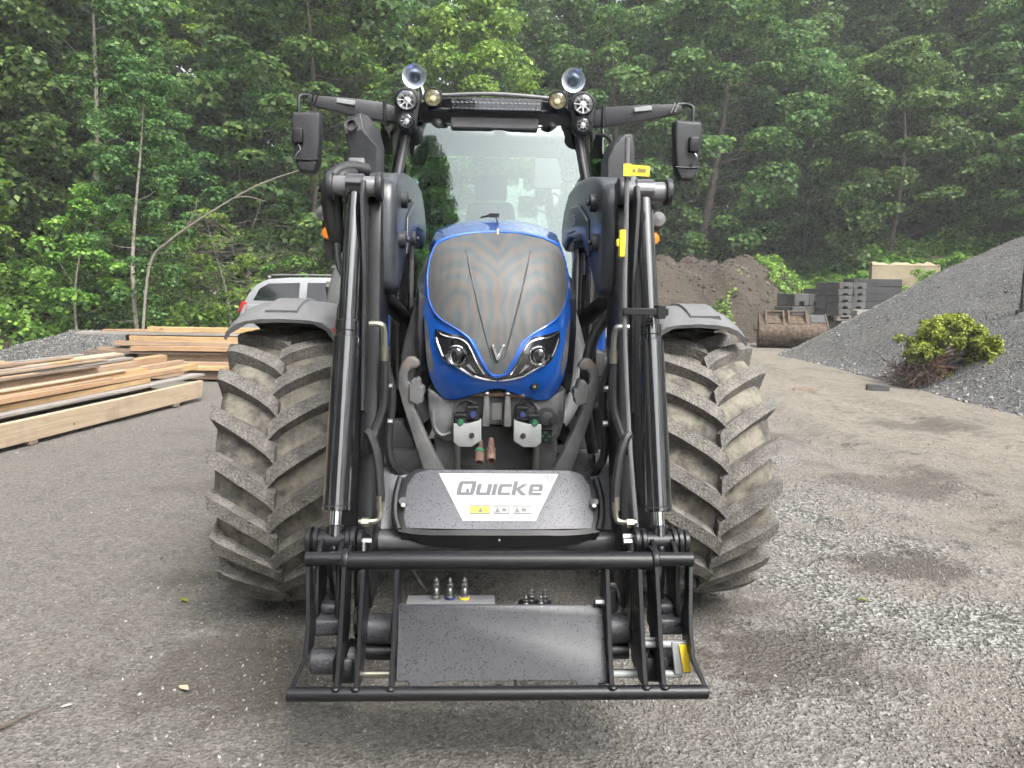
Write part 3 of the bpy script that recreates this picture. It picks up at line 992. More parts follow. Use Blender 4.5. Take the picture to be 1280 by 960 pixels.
# weeds taking hold on the soil mound
r_ = np.random.default_rng(91)
x_ = r_.uniform(0, 11, 26000); y_ = r_.uniform(23, 30, 26000); z_ = soil_h(x_, y_)
ok = (z_ > 0.05) & (fnoise(x_, y_, 1.3, 41, 3) > np.where(x_ > 8.4, 0.12, 0.36))
x_, y_, z_ = x_[ok], y_[ok], z_[ok]
V_, F_ = leaves(np.stack([x_, y_, z_ + 0.05 + 0.22 * r_.random(len(x_))], -1), r_.normal(size=(len(x_), 3)) * 0.5 + np.array([0, -.2, .8]), 0.11 * r_.uniform(.6, 1.3, len(x_)), r_)
link('mound_weeds', np_mesh('mound_weeds', V_, F_, 'leaf_bright'), kind='stuff', label='sparse green weeds growing on the brown soil mound', category='weeds')

# leaning dead stem and tangled brushwood on the left bank
mb = MB()
mb.tube([(-8.0, 16.6, 0.3), (-7.75, 16.55, 1.9), (-7.2, 16.4, 2.45), (-6.2, 16.2, 3.05), (-5.2, 16.0, 3.55), (-4.3, 15.9, 3.85)], [0.032, 0.028, 0.022, 0.016, 0.008], 7, 5)
mb.tube([(-6.9, 16.35, 2.62), (-6.6, 16.2, 3.0), (-6.5, 16.1, 3.3)], [0.015, 0.005], 5, 4)
mb.tube([(-5.8, 16.1, 3.28), (-5.4, 15.9, 3.3), (-5.0, 15.8, 3.2)], [0.012, 0.004], 5, 4)
mb.build('leaning_dead_stem', 'dead_wood', label='bare pale stem leaning out over the white car', category='dead tree')
r_ = random.Random(12)
mb = MB()
for i in range(110):
    a = Vector((r_.uniform(-8.6, -5.2), r_.uniform(18.0, 19.4), 0))
    a.z = hz(a.x, a.y) + r_.uniform(0.9, 3.0)
    d = Vector((r_.uniform(-1, 1), r_.uniform(-0.3, 0.3), r_.uniform(-0.35, 0.45))).normalized() * r_.uniform(0.8, 2.0)
    mid = a + d * 0.5 + Vector((r_.uniform(-.12, .12), 0, r_.uniform(-.12, .12)))
    mb.tube([a, mid, a + d], [0.009, 0.002], 4, 3)
mb.build('brushwood', 'bark', label='tangle of bare brown twigs hanging in the left wood', category='brushwood', kind='stuff')


def ordinal(n):
    if 10 < n % 100 < 14:
        return f'{n}th'
    return f"{n}{ {1: 'st', 2: 'nd', 3: 'rd'}.get(n % 10, 'th') }"


# neighbours of a kind are told apart by their order from left to right
for grp, stem_ in (('trees behind the cab', 'tall pale tree behind the cab'), ('low trees of the right wood edge', 'low spreading tree at the right wood edge'),
                   ('young trees on the left bank', 'leafy young tree on the left bank'), ('bushes at the left wood edge', 'bright bush at the foot of the left wood'),
                   ('trees of the right wood', 'tall tree on the slope above the gravel heap'), ('trees of the left wood', 'tall dark tree in the left wood'),
                   ('bushes behind the blocks', 'low bright bush behind the concrete blocks'), ('trees across the yard', 'unseen tree around the yard, placed for reflections')):
    obs = [o for o in COL.objects if o.get('group') == grp and o.parent is None]
    obs.sort(key=lambda o: o.location.x / max(abs(o.location.y), 1))
    for i, o in enumerate(obs):
        o['label'] = f'{stem_}, {ordinal(i + 1)} from the left'

# ================================================================== tractor
RX, RY, TH = -0.093, 3.9, R(2.3)
TR = thing('tractor', 'blue tractor with black front loader standing in the middle of the yard', 'tractor', (RX, RY, 0), TH)
OFF = (0, -RY, 0)


def tp(mb, name, m, parent=None, bevel=0, seg=1, smooth=40, **kw):
    return mb.build(name, m, parent or TR, OFF, bevel, seg, smooth, **kw)


def ptext(body, size, m, parent, pos, rot, name, shear=0.0, bold=0.0, spacing=1.0, sx=1.0):
    me = text_mesh(body, size, m, shear, bold, spacing)
    o = link(name, me, parent, (pos[0], pos[1] - RY, pos[2]), rot)
    o.scale = (sx, 1, 1)
    return o


# ------------------------------------------------------------------ wheels
def wheel_meshes(Rt, W, Rr, nl, lug_h):
    """tyre carcass, two lug meshes, rim; axis along x, centre at origin; front of wheel is -y"""
    Rc = Rt - lug_h
    h = W / 2
    def rc(x):          # carcass radius over the width
        return Rc - 0.030 * (x / h) ** 2 - 0.045 * max(0, abs(x / h) - 0.82) / 0.18
    prof = [(Rr, -h * 0.72), (Rr + 0.03, -h * 0.86), (Rr + 0.45 * (Rc - Rr), -h * 1.06), (Rc - 0.13, -h * 1.03)]
    prof += [(rc(x), x) for x in np.linspace(-h * 0.98, h * 0.98, 15)]
    prof += [(r_, -x) for r_, x in [(Rc - 0.13, -h * 1.03), (Rr + 0.45 * (Rc - Rr), -h * 1.06), (Rr + 0.03, -h * 0.86), (Rr, -h * 0.72)]]
    mb = MB(); mb.lathe(prof, (0, 0, 0), (1, 0, 0), 72)
    tyre = mb.mesh('tyre', smooth=50); tyre.materials.append(M['tyre_rubber'])
    lugs = []
    for sd_ in (-1, 1):
        mb = MB(); rings = []
        K = 8
        for i in range(K):
            s = i / (K - 1)
            x = -0.016 + (h * 1.03 + 0.016) * s
            phi = R(17.5) * (0.72 * s + 0.28 * s ** 0.45) * (0.7 / Rt) ** 0.5
            hw = 0.047 - 0.006 * s
            top = Rt - 0.020 * (x / h) ** 2 - 0.010 * max(0, s - 0.9) / 0.1
            bot = rc(x) - 0.012 - 0.09 * max(0, s - 0.86) / 0.14
            ring = []
            for rr, off in ((bot, -hw * 1.25), (top, -hw * 0.84), (top, hw * 0.84), (bot, hw * 1.25)):
                a = phi + off / Rt
                ring.append((sd_ * x, -rr * math.cos(a), rr * math.sin(a)))
            rings.append(ring)
        mb.loft(rings)
        me = mb.mesh('lug', smooth=30); me.materials.append(M['lug_rubber'])
        lugs.append(me)
    mb = MB()
    mb.lathe([(Rr + 0.012, -h * 0.74), (Rr - 0.015, -h * 0.68), (Rr - 0.03, -h * 0.2), (Rr - 0.05, h * 0.1), (0.2, h * 0.14), (0.19, h * 0.3), (0.0, h * 0.3)], (0, 0, 0), (1, 0, 0), 48)
    mb.lathe([(Rr - 0.05, h * 0.1), (Rr - 0.03, h * 0.2), (Rr - 0.015, h * 0.68), (Rr + 0.012, h * 0.74)], (0, 0, 0), (1, 0, 0), 48)
    rim = mb.mesh('rim'); rim.materials.append(M['chassis'])
    return tyre, lugs, rim


def place_wheel(name, parts, x, y, z, steer, nl, phase, squash=1.0):
    tyre, lugs, rim = parts
    w = link(name, rim, TR, (x, y - RY, z), (0, 0, steer))
    w.scale = (1, 1, squash)
    link('tyre', tyre, w)
    for k in range(nl):
        for j in (0, 1):
            a = 2 * PI * (k + 0.5 * j + phase) / nl
            link('lug', lugs[j], w, (0, 0, 0), (a, 0, 0))
    return w


fw = wheel_meshes(0.715, 0.535, 0.37, 21, 0.052)
rw = wheel_meshes(0.94, 0.60, 0.50, 20, 0.052)
place_wheel('front_wheel', fw, -0.985, 3.92, 0.685, R(2.6), 21, 0.1, 0.965)
place_wheel('front_wheel', fw, 0.985, 3.98, 0.695, R(2.6), 21, 0.37, 0.965)
place_wheel('rear_wheel', rw, -0.96, 6.6, 0.905, 0, 20, 0.0, 0.97)
place_wheel('rear_wheel', rw, 0.96, 6.6, 0.905, 0, 20, 0.2, 0.97)

# ------------------------------------------------------------------ chassis, axle
mb = MB()
mb.box(-0.20, 0.20, 3.25, 5.6, 0.62, 1.02)
mb.box(-0.17, 0.17, 4.4, 6.9, 0.55, 1.2)
tp(mb, 'chassis', 'chassis', bevel=0.02)
mb = MB()
mb.loft([[(x, 3.92 + sy * w, z0 + sz * h) for sy, sz in ((-1, -1), (1, -1), (1, 1), (-1, 1))]
         for x, w, z0, h in ((-0.72, .07, .69, .075), (-0.55, .08, .69, .085), (-0.30, .12, .68, .11), (0.30, .12, .68, .11), (0.55, .08, .69, .085), (0.72, .07, .69, .075))])
ax = tp(mb, 'front_axle', 'chassis', bevel=0.015, seg=2)
for s in (-1, 1):
    mb = MB()
    mb.cyl((s * 0.66, 3.92, 0.69), (s * 0.86, 3.92, 0.69), 0.15, 0.13, 20)
    mb.cyl((s * 0.70, 3.92, 0.48), (s * 0.70, 3.92, 0.92), 0.06, n=14)
    tp(mb, 'axle_hub', 'chassis', ax, bevel=0.008)
    mb = MB(); mb.cyl((s * 0.24, 3.70, 0.79), (s * 0.62, 3.74, 0.79), 0.036); mb.cyl((s * 0.62, 3.74, 0.79), (s * 0.70, 3.74, 0.79), 0.018)
    tp(mb, 'steering_cylinder', 'chassis', ax)
    # loader subframe reaching forward beside the axle (grey box ends either side of the cover)
    mb = MB()
    mb.box(s * 0.22 if s > 0 else -0.62, 0.62 if s > 0 else -0.22, 3.36, 3.52, 0.70, 0.865)
    mb.prism([(s * .35, .865), (s * .58, .865), (s * .50, .99), (s * .42, .99)], 'y', 3.42, 3.50)
    tp(mb, 'loader_bracket', 'chassis', bevel=0.008, seg=2)
    mb = MB(); mb.cyl((s * 0.44, 3.34, 0.83), (s * 0.70, 3.34, 0.83), 0.035)
    tp(mb, 'bracket_tube', 'chassis', bevel=0.004)
    # long side rail of the subframe back to the column
    mb = MB(); mb.box(min(s * .36, s * .44), max(s * .36, s * .44), 3.5, 5.2, 0.72, 0.92)
    tp(mb, 'side_rail', 'plastic_black', bevel=0.006)

# ------------------------------------------------------------------ front fenders
def fender(s):
    rings = []
    Rf = .835
    wo = 1.0 if s < 0 else .955
    for i in range(15):
        a = R(65 + 70 * i / 14)
        y = 3.93 - Rf * math.cos(a); z = 0.67 + Rf * math.sin(a)
        ring = []
        for x, dr in ((0.74, -0.10), (0.765, -0.045), (0.80, -0.012), (0.86, 0.0), (0.98, 0.006), (1.08, 0.004), (1.15, -0.008), (1.20, -0.028), (1.245, -0.065), (1.262, -0.10)):
            ring.append((s * x * (wo if x > .9 else 1), y + dr * math.cos(a) * -1, z + dr * math.sin(a)))
        for x, dr in ((1.252, -0.11), (1.235, -0.08), (1.14, -0.022), (1.0, -0.012), (0.84, -0.018), (0.785, -0.055), (0.755, -0.11)):
            ring.append((s * x * (wo if x > .9 else 1), y + dr * math.cos(a) * -1, z + dr * math.sin(a)))
        rings.append(ring)
    mb = MB(); mb.loft(rings)
    f = tp(mb, 'front_fender', 'plastic_grey', smooth=50)
    mb = MB()
    rr = []
    for i in range(9):
        a = R(70 + 46 * i / 8); y = 3.93 - (Rf + .016) * math.cos(a); z = 0.67 + (Rf + .016) * math.sin(a)
        y2 = 3.93 - (Rf - .01) * math.cos(a); z2 = 0.67 + (Rf - .01) * math.sin(a)
        rr.append([(s * 0.92, y2, z2), (s * 0.93, y, z), (s * 1.07, y, z), (s * 1.085, y2, z2)])
    mb.loft(rr)
    tp(mb, 'raised_panel', 'plastic_grey', f, smooth=30)
    mb = MB(); mb.tube([(s * 0.60, 3.95, 0.95), (s * 0.72, 3.95, 1.25), (s * 0.9, 3.95, 1.48)], 0.022, 8)
    tp(mb, 'fender_stay', 'plastic_black', f)


fender(-1); fender(1)

# ------------------------------------------------------------------ hood
PROF = [(0.9, 3.20), (1.13, 3.085), (1.22, 3.035), (1.28, 3.02), (1.34, 3.02), (1.45, 3.04), (1.6, 3.09), (1.72, 3.17), (1.8, 3.27), (1.86, 3.4), (1.9, 3.6)]


def hood_y(x, z):
    return float(np.interp(z, [p[0] for p in PROF], [p[1] for p in PROF]) + .5 * x * x + 8 * x ** 4)


def mirror(half):
    return list(half) + [(-x, z) for x, z in reversed(half) if abs(x) > 1e-6]


OUT = [(0, 1.834), (-.098, 1.829), (-.19, 1.811), (-.258, 1.785), (-.282, 1.724), (-.299, 1.637), (-.3035, 1.523), (-.295, 1.394), (-.286, 1.298), (-.274, 1.232),
       (-.252, 1.178), (-.215, 1.137), (-.165, 1.136), (-.075, 1.168), (-.03, 1.186), (0, 1.190)]
FULL = mirror(OUT)
GR = mirror([(0, 1.822), (-.097, 1.818), (-.188, 1.799), (-.250, 1.772), (-.266, 1.752), (-.283, 1.698), (-.289, 1.63), (-.281, 1.546), (-.255, 1.489), (-.218, 1.456), (-.153, 1.42),
             (-.112, 1.39), (-.089, 1.356), (-.067, 1.31), (-.047, 1.275), (-.028, 1.252), (0, 1.246)])


def catm2(pts, k=4):
    return [(v.x, v.y) for v in catmull([(x, z, 0) for x, z in pts] + [(pts[0][0], pts[0][1], 0)], k)][:-1]


hood = patch(FULL, hood_y, 'hood', 'blue_paint', TR, OFF, 0.03, 0.03, 45)
# shell behind the face
rings = []
for y, k, zt in ((None, 1.0, 0), (3.25, 1.02, 0.02), (3.55, 1.09, 0.055), (3.9, 1.16, 0.10), (4.4, 1.22, 0.13), (5.05, 1.30, 0.15)):
    ring = []
    for x, z in FULL:
        if y is None:
            ring.append((x * 0.995, hood_y(x, z) + 0.004, z - 0.003))
        else:
            zc = 1.136
            up = (z - zc) / 0.7
            zz_ = max(z, 1.16 if y > 3.3 else 0) + zt * up
            ring.append((x * k, max(y + 0.25 * up * (0.4 if y > 3.3 else 1), hood_y(x, z) + 0.02), zz_))
    rings.append(ring)
mb = MB(); mb.loft(rings, cap0=False)
tp(mb, 'hood_shell', 'blue_paint', hood, smooth=50)
for s in (-1, 1):   # dark side panels of the engine bay
    mb = MB()
    mb.loft([[(s * .315, 3.16, 1.24), (s * .322, 3.13, 1.42), (s * .318, 3.14, 1.55), (s * .28, 3.2, 1.55), (s * .28, 3.2, 1.24)],
             [(s * .36, 3.6, 1.10), (s * .375, 3.6, 1.45), (s * .365, 3.6, 1.62), (s * .3, 3.6, 1.62), (s * .3, 3.6, 1.10)],
             [(s * .40, 5.0, 1.05), (s * .43, 5.0, 1.5), (s * .42, 5.0, 1.78), (s * .3, 5.0, 1.78), (s * .3, 5.0, 1.05)]])
    tp(mb, 'side_panel', 'plastic_dark', hood, bevel=0.006, seg=2)
mb = MB(); mb.prism([(3.3, .98), (3.25, 1.16), (5.0, 1.12), (5.0, .95)], 'x', -0.24, 0.24)
tp(mb, 'engine_block', 'chassis', bevel=0.01)

gr = patch(GR, lambda x, z: hood_y(x, z) - 0.007, 'grille', 'grille_mesh', hood, OFF, 0.03, 0.012, 60)
mb = MB(); mb.tube([(x, hood_y(x, z) - 0.008, z) for x, z in GR] + [(GR[0][0], hood_y(*GR[0]) - 0.008, GR[0][1])], 0.0035, 6, 2)
tp(mb, 'grille_rim', 'blue_paint', hood)
for s in (-1, 1):
    mb = MB(); mb.tube([(s * x, hood_y(x, z) - 0.008, z) for x, z in ((.131, 1.74), (.106, 1.63), (.066, 1.47), (.024, 1.315))], 0.004, 6, 5)
    tp(mb, 'grille_rib', 'chassis', hood)
mb = MB()
zc = 1.338
for s in (-1, 1):
    mb.prism([(s * .027, zc + .030), (s * .014, zc + .030), (s * .000, zc - .018), (s * .000, zc - .030), (s * .006, zc - .030)], 'y', hood_y(0, zc) - 0.020, hood_y(0, zc) - 0.006)
tp(mb, 'badge', 'chrome', hood, bevel=0.0015)
mb = MB(); mb.box(-.004, .004, hood_y(0, 1.82) - .016, hood_y(0, 1.82) + .006, 1.806, 1.836)
tp(mb, 'hood_catch', 'chrome', hood)
mb = MB(); mb.tube([(0.0, 3.40, 1.862), (-.002, 3.6, 1.906), (-.004, 3.75, 1.925)], 0.003, 5)
mb.obox((-0.01, 3.80, 1.935), .05, .03, .018)
mb.tube([(-0.03, 3.80, 1.935), (-.075, 3.82, 1.925)], [.006, .004], 5)
tp(mb, 'washer_nozzle', 'plastic_black', hood)

HLP = [(-.250, 1.424), (-.198, 1.409), (-.14, 1.398), (-.115, 1.379), (-.095, 1.345), (-.07, 1.292), (-.043, 1.248), (-.003, 1.236), (-.003, 1.222), (-.047, 1.225), (-.104, 1.240), (-.155, 1.270), (-.21, 1.297), (-.235, 1.341), (-.252, 1.381)]
for s in (-1, 1):
    pol = list(HLP) if s < 0 else [(-x, z) for x, z in reversed(HLP)]
    hl = patch(pol, lambda x, z: hood_y(x, z) - 0.004, 'headlight', 'gloss_black', hood, OFF, 0.02, 0.01, 40)
    # round projector
    cx, cz = s * 0.1635, 1.3235; cyy = hood_y(cx, cz)
    mb = MB()
    mb.lathe([(.041, .004), (.041, -.012), (.037, -.016), (.033, -.012), (.028, .004), (.012, .012), (0.0, .014)], (cx, cyy - .004, cz), (0, 1, 0), 28)
    tp(mb, 'lamp_reflector', 'chrome', hood)
    mb = MB(); mb.lathe([(.034, -.010), (.026, -.017), (.014, -.021), (0.0, -.022)], (cx, cyy - .003, cz), (0, 1, 0), 24)
    tp(mb, 'lamp_lens', 'lens_glass', hood)
    # bright strips around the lamp
    for path, m_, rr in ((((.250, 1.392), (.232, 1.345), (.208, 1.302), (.155, 1.274), (.104, 1.244), (.055, 1.229), (.004, 1.224)), 'chrome', .0042),
                         (((.246, 1.418), (.205, 1.397), (.150, 1.388), (.121, 1.371), (.102, 1.340), (.078, 1.29), (.052, 1.252)), 'chrome', .0032),
                         (((.10, 1.388), (.085, 1.355), (.062, 1.308), (.042, 1.272), (.022, 1.246), (0.003, 1.241)), 'blue_paint', .0045)):
        mb = MB(); mb.tube([(s * x, hood_y(x, z) - 0.007, z) for x, z in path], rr, 6, 4)
        tp(mb, 'trim_strip', m_, hood)
    mb = MB(); mb.prism([(s * .125, 1.285), (s * .098, 1.262), (s * .085, 1.253), (s * .11, 1.29)], 'y', hood_y(.1, 1.27) - .010, hood_y(.1, 1.27) - .002)
    tp(mb, 'lamp_wedge', 'plastic_grey', hood)
for s in (-1, 1):   # grey strip by the nose: reflection on the black side panel put into colour
    pol = [(-.2985, 1.47), (-.282, 1.43), (-.272, 1.36), (-.257, 1.29), (-.262, 1.235), (-.279, 1.27), (-.289, 1.33)]
    patch(pol if s < 0 else [(-x, z) for x, z in reversed(pol)], lambda x, z: hood_y(x, z) - 0.003, 'side_strip', 'cast_grey', hood, OFF, 0.03, 0.004, 40)
mb = MB(); mb.lathe([(.0, -.012), (.013, -.012), (.017, -.004), (.018, .01)], (.150, hood_y(.15, 1.199), 1.199), (0, 1, 0), 18)
tp(mb, 'camera_socket', 'plastic_black', hood)
mb = MB(); mb.lathe([(.0, -.014), (.005, -.014), (.005, -.01)], (.150, hood_y(.15, 1.199), 1.199), (0, 1, 0), 12)
tp(mb, 'camera_lens', 'chrome', hood)

# ------------------------------------------------------------------ nose casting under the hood
CAST = [(-.285, 1.18), (-.215, 1.145), (-.16, 1.145), (-.07, 1.175), (0, 1.195), (.07, 1.175), (.16, 1.145), (.215, 1.145), (.285, 1.18), (.282, 1.05), (.262, .98), (.225, .945), (.15, .965), (.085, 1.01), (.05, 1.026),
        (-.06, 1.026), (-.09, 1.01), (-.15, .965), (-.215, .955), (-.258, .99), (-.278, 1.06)]
mb = MB(); mb.prism(CAST, 'y', 3.13, 3.34)
nose = tp(mb, 'nose_casting', 'cast_grey', bevel=0.012, seg=3)
for s in (-1, 1):
    mb = MB(); mb.box(min(s * .15, s * .26), max(s * .15, s * .26), 3.2, 3.34, .80, .98)
    tp(mb, 'frame_cheek', 'cast_grey', nose, bevel=0.01)
for s in (-1, 1):   # pin clevis
    mb = MB(); mb.prism([(s * .028, 1.03), (s * .060, 1.03), (s * .052, 1.178), (s * .032, 1.178)], 'y', 3.07, 3.14)
    tp(mb, 'clevis_lug', 'cast_grey', nose, bevel=0.006, seg=2)
    mb = MB(); mb.cyl((s * .042 - .010, 3.085, 1.165), (s * .042 + .010, 3.085, 1.165), .020, n=6)
    tp(mb, 'pin_nut', 'steel', nose, bevel=0.002)
    # rounded recess rim
    mb = MB(); mb.tube([(s * .262, 3.125, 1.09), (s * .255, 3.122, 1.02), (s * .225, 3.122, .985), (s * .185, 3.122, .995)], .008, 6)
    tp(mb, 'casting_rib', 'cast_grey', nose)
    mb = MB(); mb.lathe([(.052, .01), (.052, -.01), (.044, -.014), (.040, .0), (0, .0)], (s * .125, 3.13, 1.085), (0, 1, 0), 24)
    tp(mb, 'casting_boss', 'cast_grey', nose)
mb = MB(); mb.box(-.018, .022, 3.124, 3.128, 1.05, 1.12)
tp(mb, 'nose_plate', 'steel', nose)
mb = MB(); mb.cyl((-.105, 3.09, 1.160), (.105, 3.09, 1.160), .012, n=12); mb.cyl((.095, 3.09, 1.160), (.112, 3.09, 1.160), .017, n=6)
tp(mb, 'clevis_pin', 'copper_rust', nose, bevel=0.001)
for s in (-1, 1):   # coupling brackets with dust caps
    c = -.118 if s < 0 else .125
    w = .056
    mb = MB(); mb.prism([(c - w, 1.045), (c - w, .968), (c - w * .6, .95), (c + w * .3, .95), (c + w, .975), (c + w, 1.062), (c + w * .1, 1.045)] if s < 0 else
                        [(c - w, 1.062), (c - w, .975), (c - w * .3, .95), (c + w * .6, .95), (c + w, .968), (c + w, 1.045), (c - w * .1, 1.045)], 'y', 3.055, 3.10)
    br = tp(mb, 'coupling_bracket', 'white_plastic', bevel=0.004, seg=2)
    mb = MB(); mb.cyl((c - .018 * s, 3.0555, .998), (c - .018 * s, 3.0505, .998), .011, n=14)
    tp(mb, 'bracket_hole', 'gloss_black', br)
    for dx, dz, m_ in ((-.028 * -s, .030, 'green_cap'), (.022 * -s, .062, 'blue_cap')):
        mb = MB(); mb.box(c + dx - .026, c + dx + .026, 3.062, 3.12, 1.02 + dz - .024, 1.02 + dz + .034)
        cb = tp(mb, 'coupler_block', 'plastic_black', br, bevel=0.004)
        mb = MB(); mb.lathe([(.0, -.012), (.010, -.012), (.013, -.008), (.014, .004)], (c + dx, 3.062, 1.02 + dz), (0, 1, 0), 18)
        tp(mb, 'dust_cap', m_, br)
        mb = MB(); mb.box(c + dx - .022, c + dx + .022, 3.052, 3.062, 1.02 + dz + .028, 1.02 + dz + .034)
        tp(mb, 'cap_hinge', 'plastic_dark', br)
    mb = MB(); mb.cyl((c - .02 * s + .06 * s, 3.12, .80), (c - .02 * s + .06 * s, 3.12, .96), .014)
    tp(mb, 'coupler_pipe', 'steel', br)
for x, m_ in ((-.068, 'copper_rust'), (-.022, 'copper_rust')):   # open brass couplings
    mb = MB(); mb.lathe([(.0, .03), (.012, .03), (.012, -.018), (.017, -.018), (.019, .0), (.019, .028), (.016, .032), (.020, .036), (.020, .05), (.014, .058), (.012, .11)], (x, 3.02, .905 + (x > -.05) * .008), (0.0, .85, .5), 18)
    tp(mb, 'hydraulic_coupling', m_, nose)
mb = MB(); mb.lathe([(.0215, .036), (.0215, .05), (.016, .056)], (-.068, 3.02, .905), (0.0, .85, .5), 18)
tp(mb, 'coupling_ring', 'green_cap', nose)
# trailer socket and button pad on the right
mb = MB(); mb.lathe([(.0, -.05), (.028, -.05), (.034, -.035), (.036, .0), (.042, .0), (.042, .02)], (.205, 3.12, 1.062), (0.1, 1, -.05), 22)
mb.obox((.232, 3.075, 1.06), .03, .03, .03)
tp(mb, 'trailer_socket', 'plastic_dark', nose, bevel=0.002)
mb = MB(); mb.obox((.203, 3.115, .985), .052, .012, .052, Matrix.Rotation(R(0), 3, 'Y'))
pad = tp(mb, 'button_pad', 'plastic_black', nose, bevel=0.003)
for dx, dz in ((0, .016), (0, -.016), (.014, 0), (-.014, 0)):
    mb = MB(); mb.lathe([(0, -.004), (.006, -.003), (.007, .002)], (.203 + dx, 3.109, .985 + dz), (0, 1, 0), 12)
    tp(mb, 'push_button', 'green_cap', nose)

# ------------------------------------------------------------------ front linkage arms with hooks, folded up
for s in (-1, 1):
    dx = 0.012 if s > 0 else 0
    ol = [(.205, .86), (.285, .86), (.335, 1.02), (.372, 1.14), (.387, 1.20), (.386, 1.255), (.374, 1.295), (.352, 1.318), (.328, 1.320), (.309, 1.306), (.303, 1.288), (.316, 1.276),
          (.335, 1.276), (.348, 1.258), (.350, 1.225), (.335, 1.212), (.334, 1.232), (.318, 1.236), (.306, 1.216), (.297, 1.200), (.296, 1.165), (.305, 1.145), (.318, 1.138), (.322, 1.122), (.296, 1.05), (.252, .95)]
    mb = MB(); mb.prism([(s * x + dx, z) for x, z in ol], 'y', 2.975, 3.035)
    arm = tp(mb, 'linkage_arm', 'worn_cast', bevel=0.006, seg=3)
    mb = MB(); mb.prism([(s * x + dx, z) for x, z in ((.342, 1.215), (.331, 1.232), (.322, 1.222), (.314, 1.240), (.303, 1.228), (.299, 1.206), (.288, 1.200), (.285, 1.176), (.293, 1.158), (.290, 1.146), (.312, 1.136), (.342, 1.15))], 'y', 2.962, 3.05)
    tp(mb, 'hook_latch', 'worn_cast', arm, bevel=0.0025, seg=1, smooth=25)

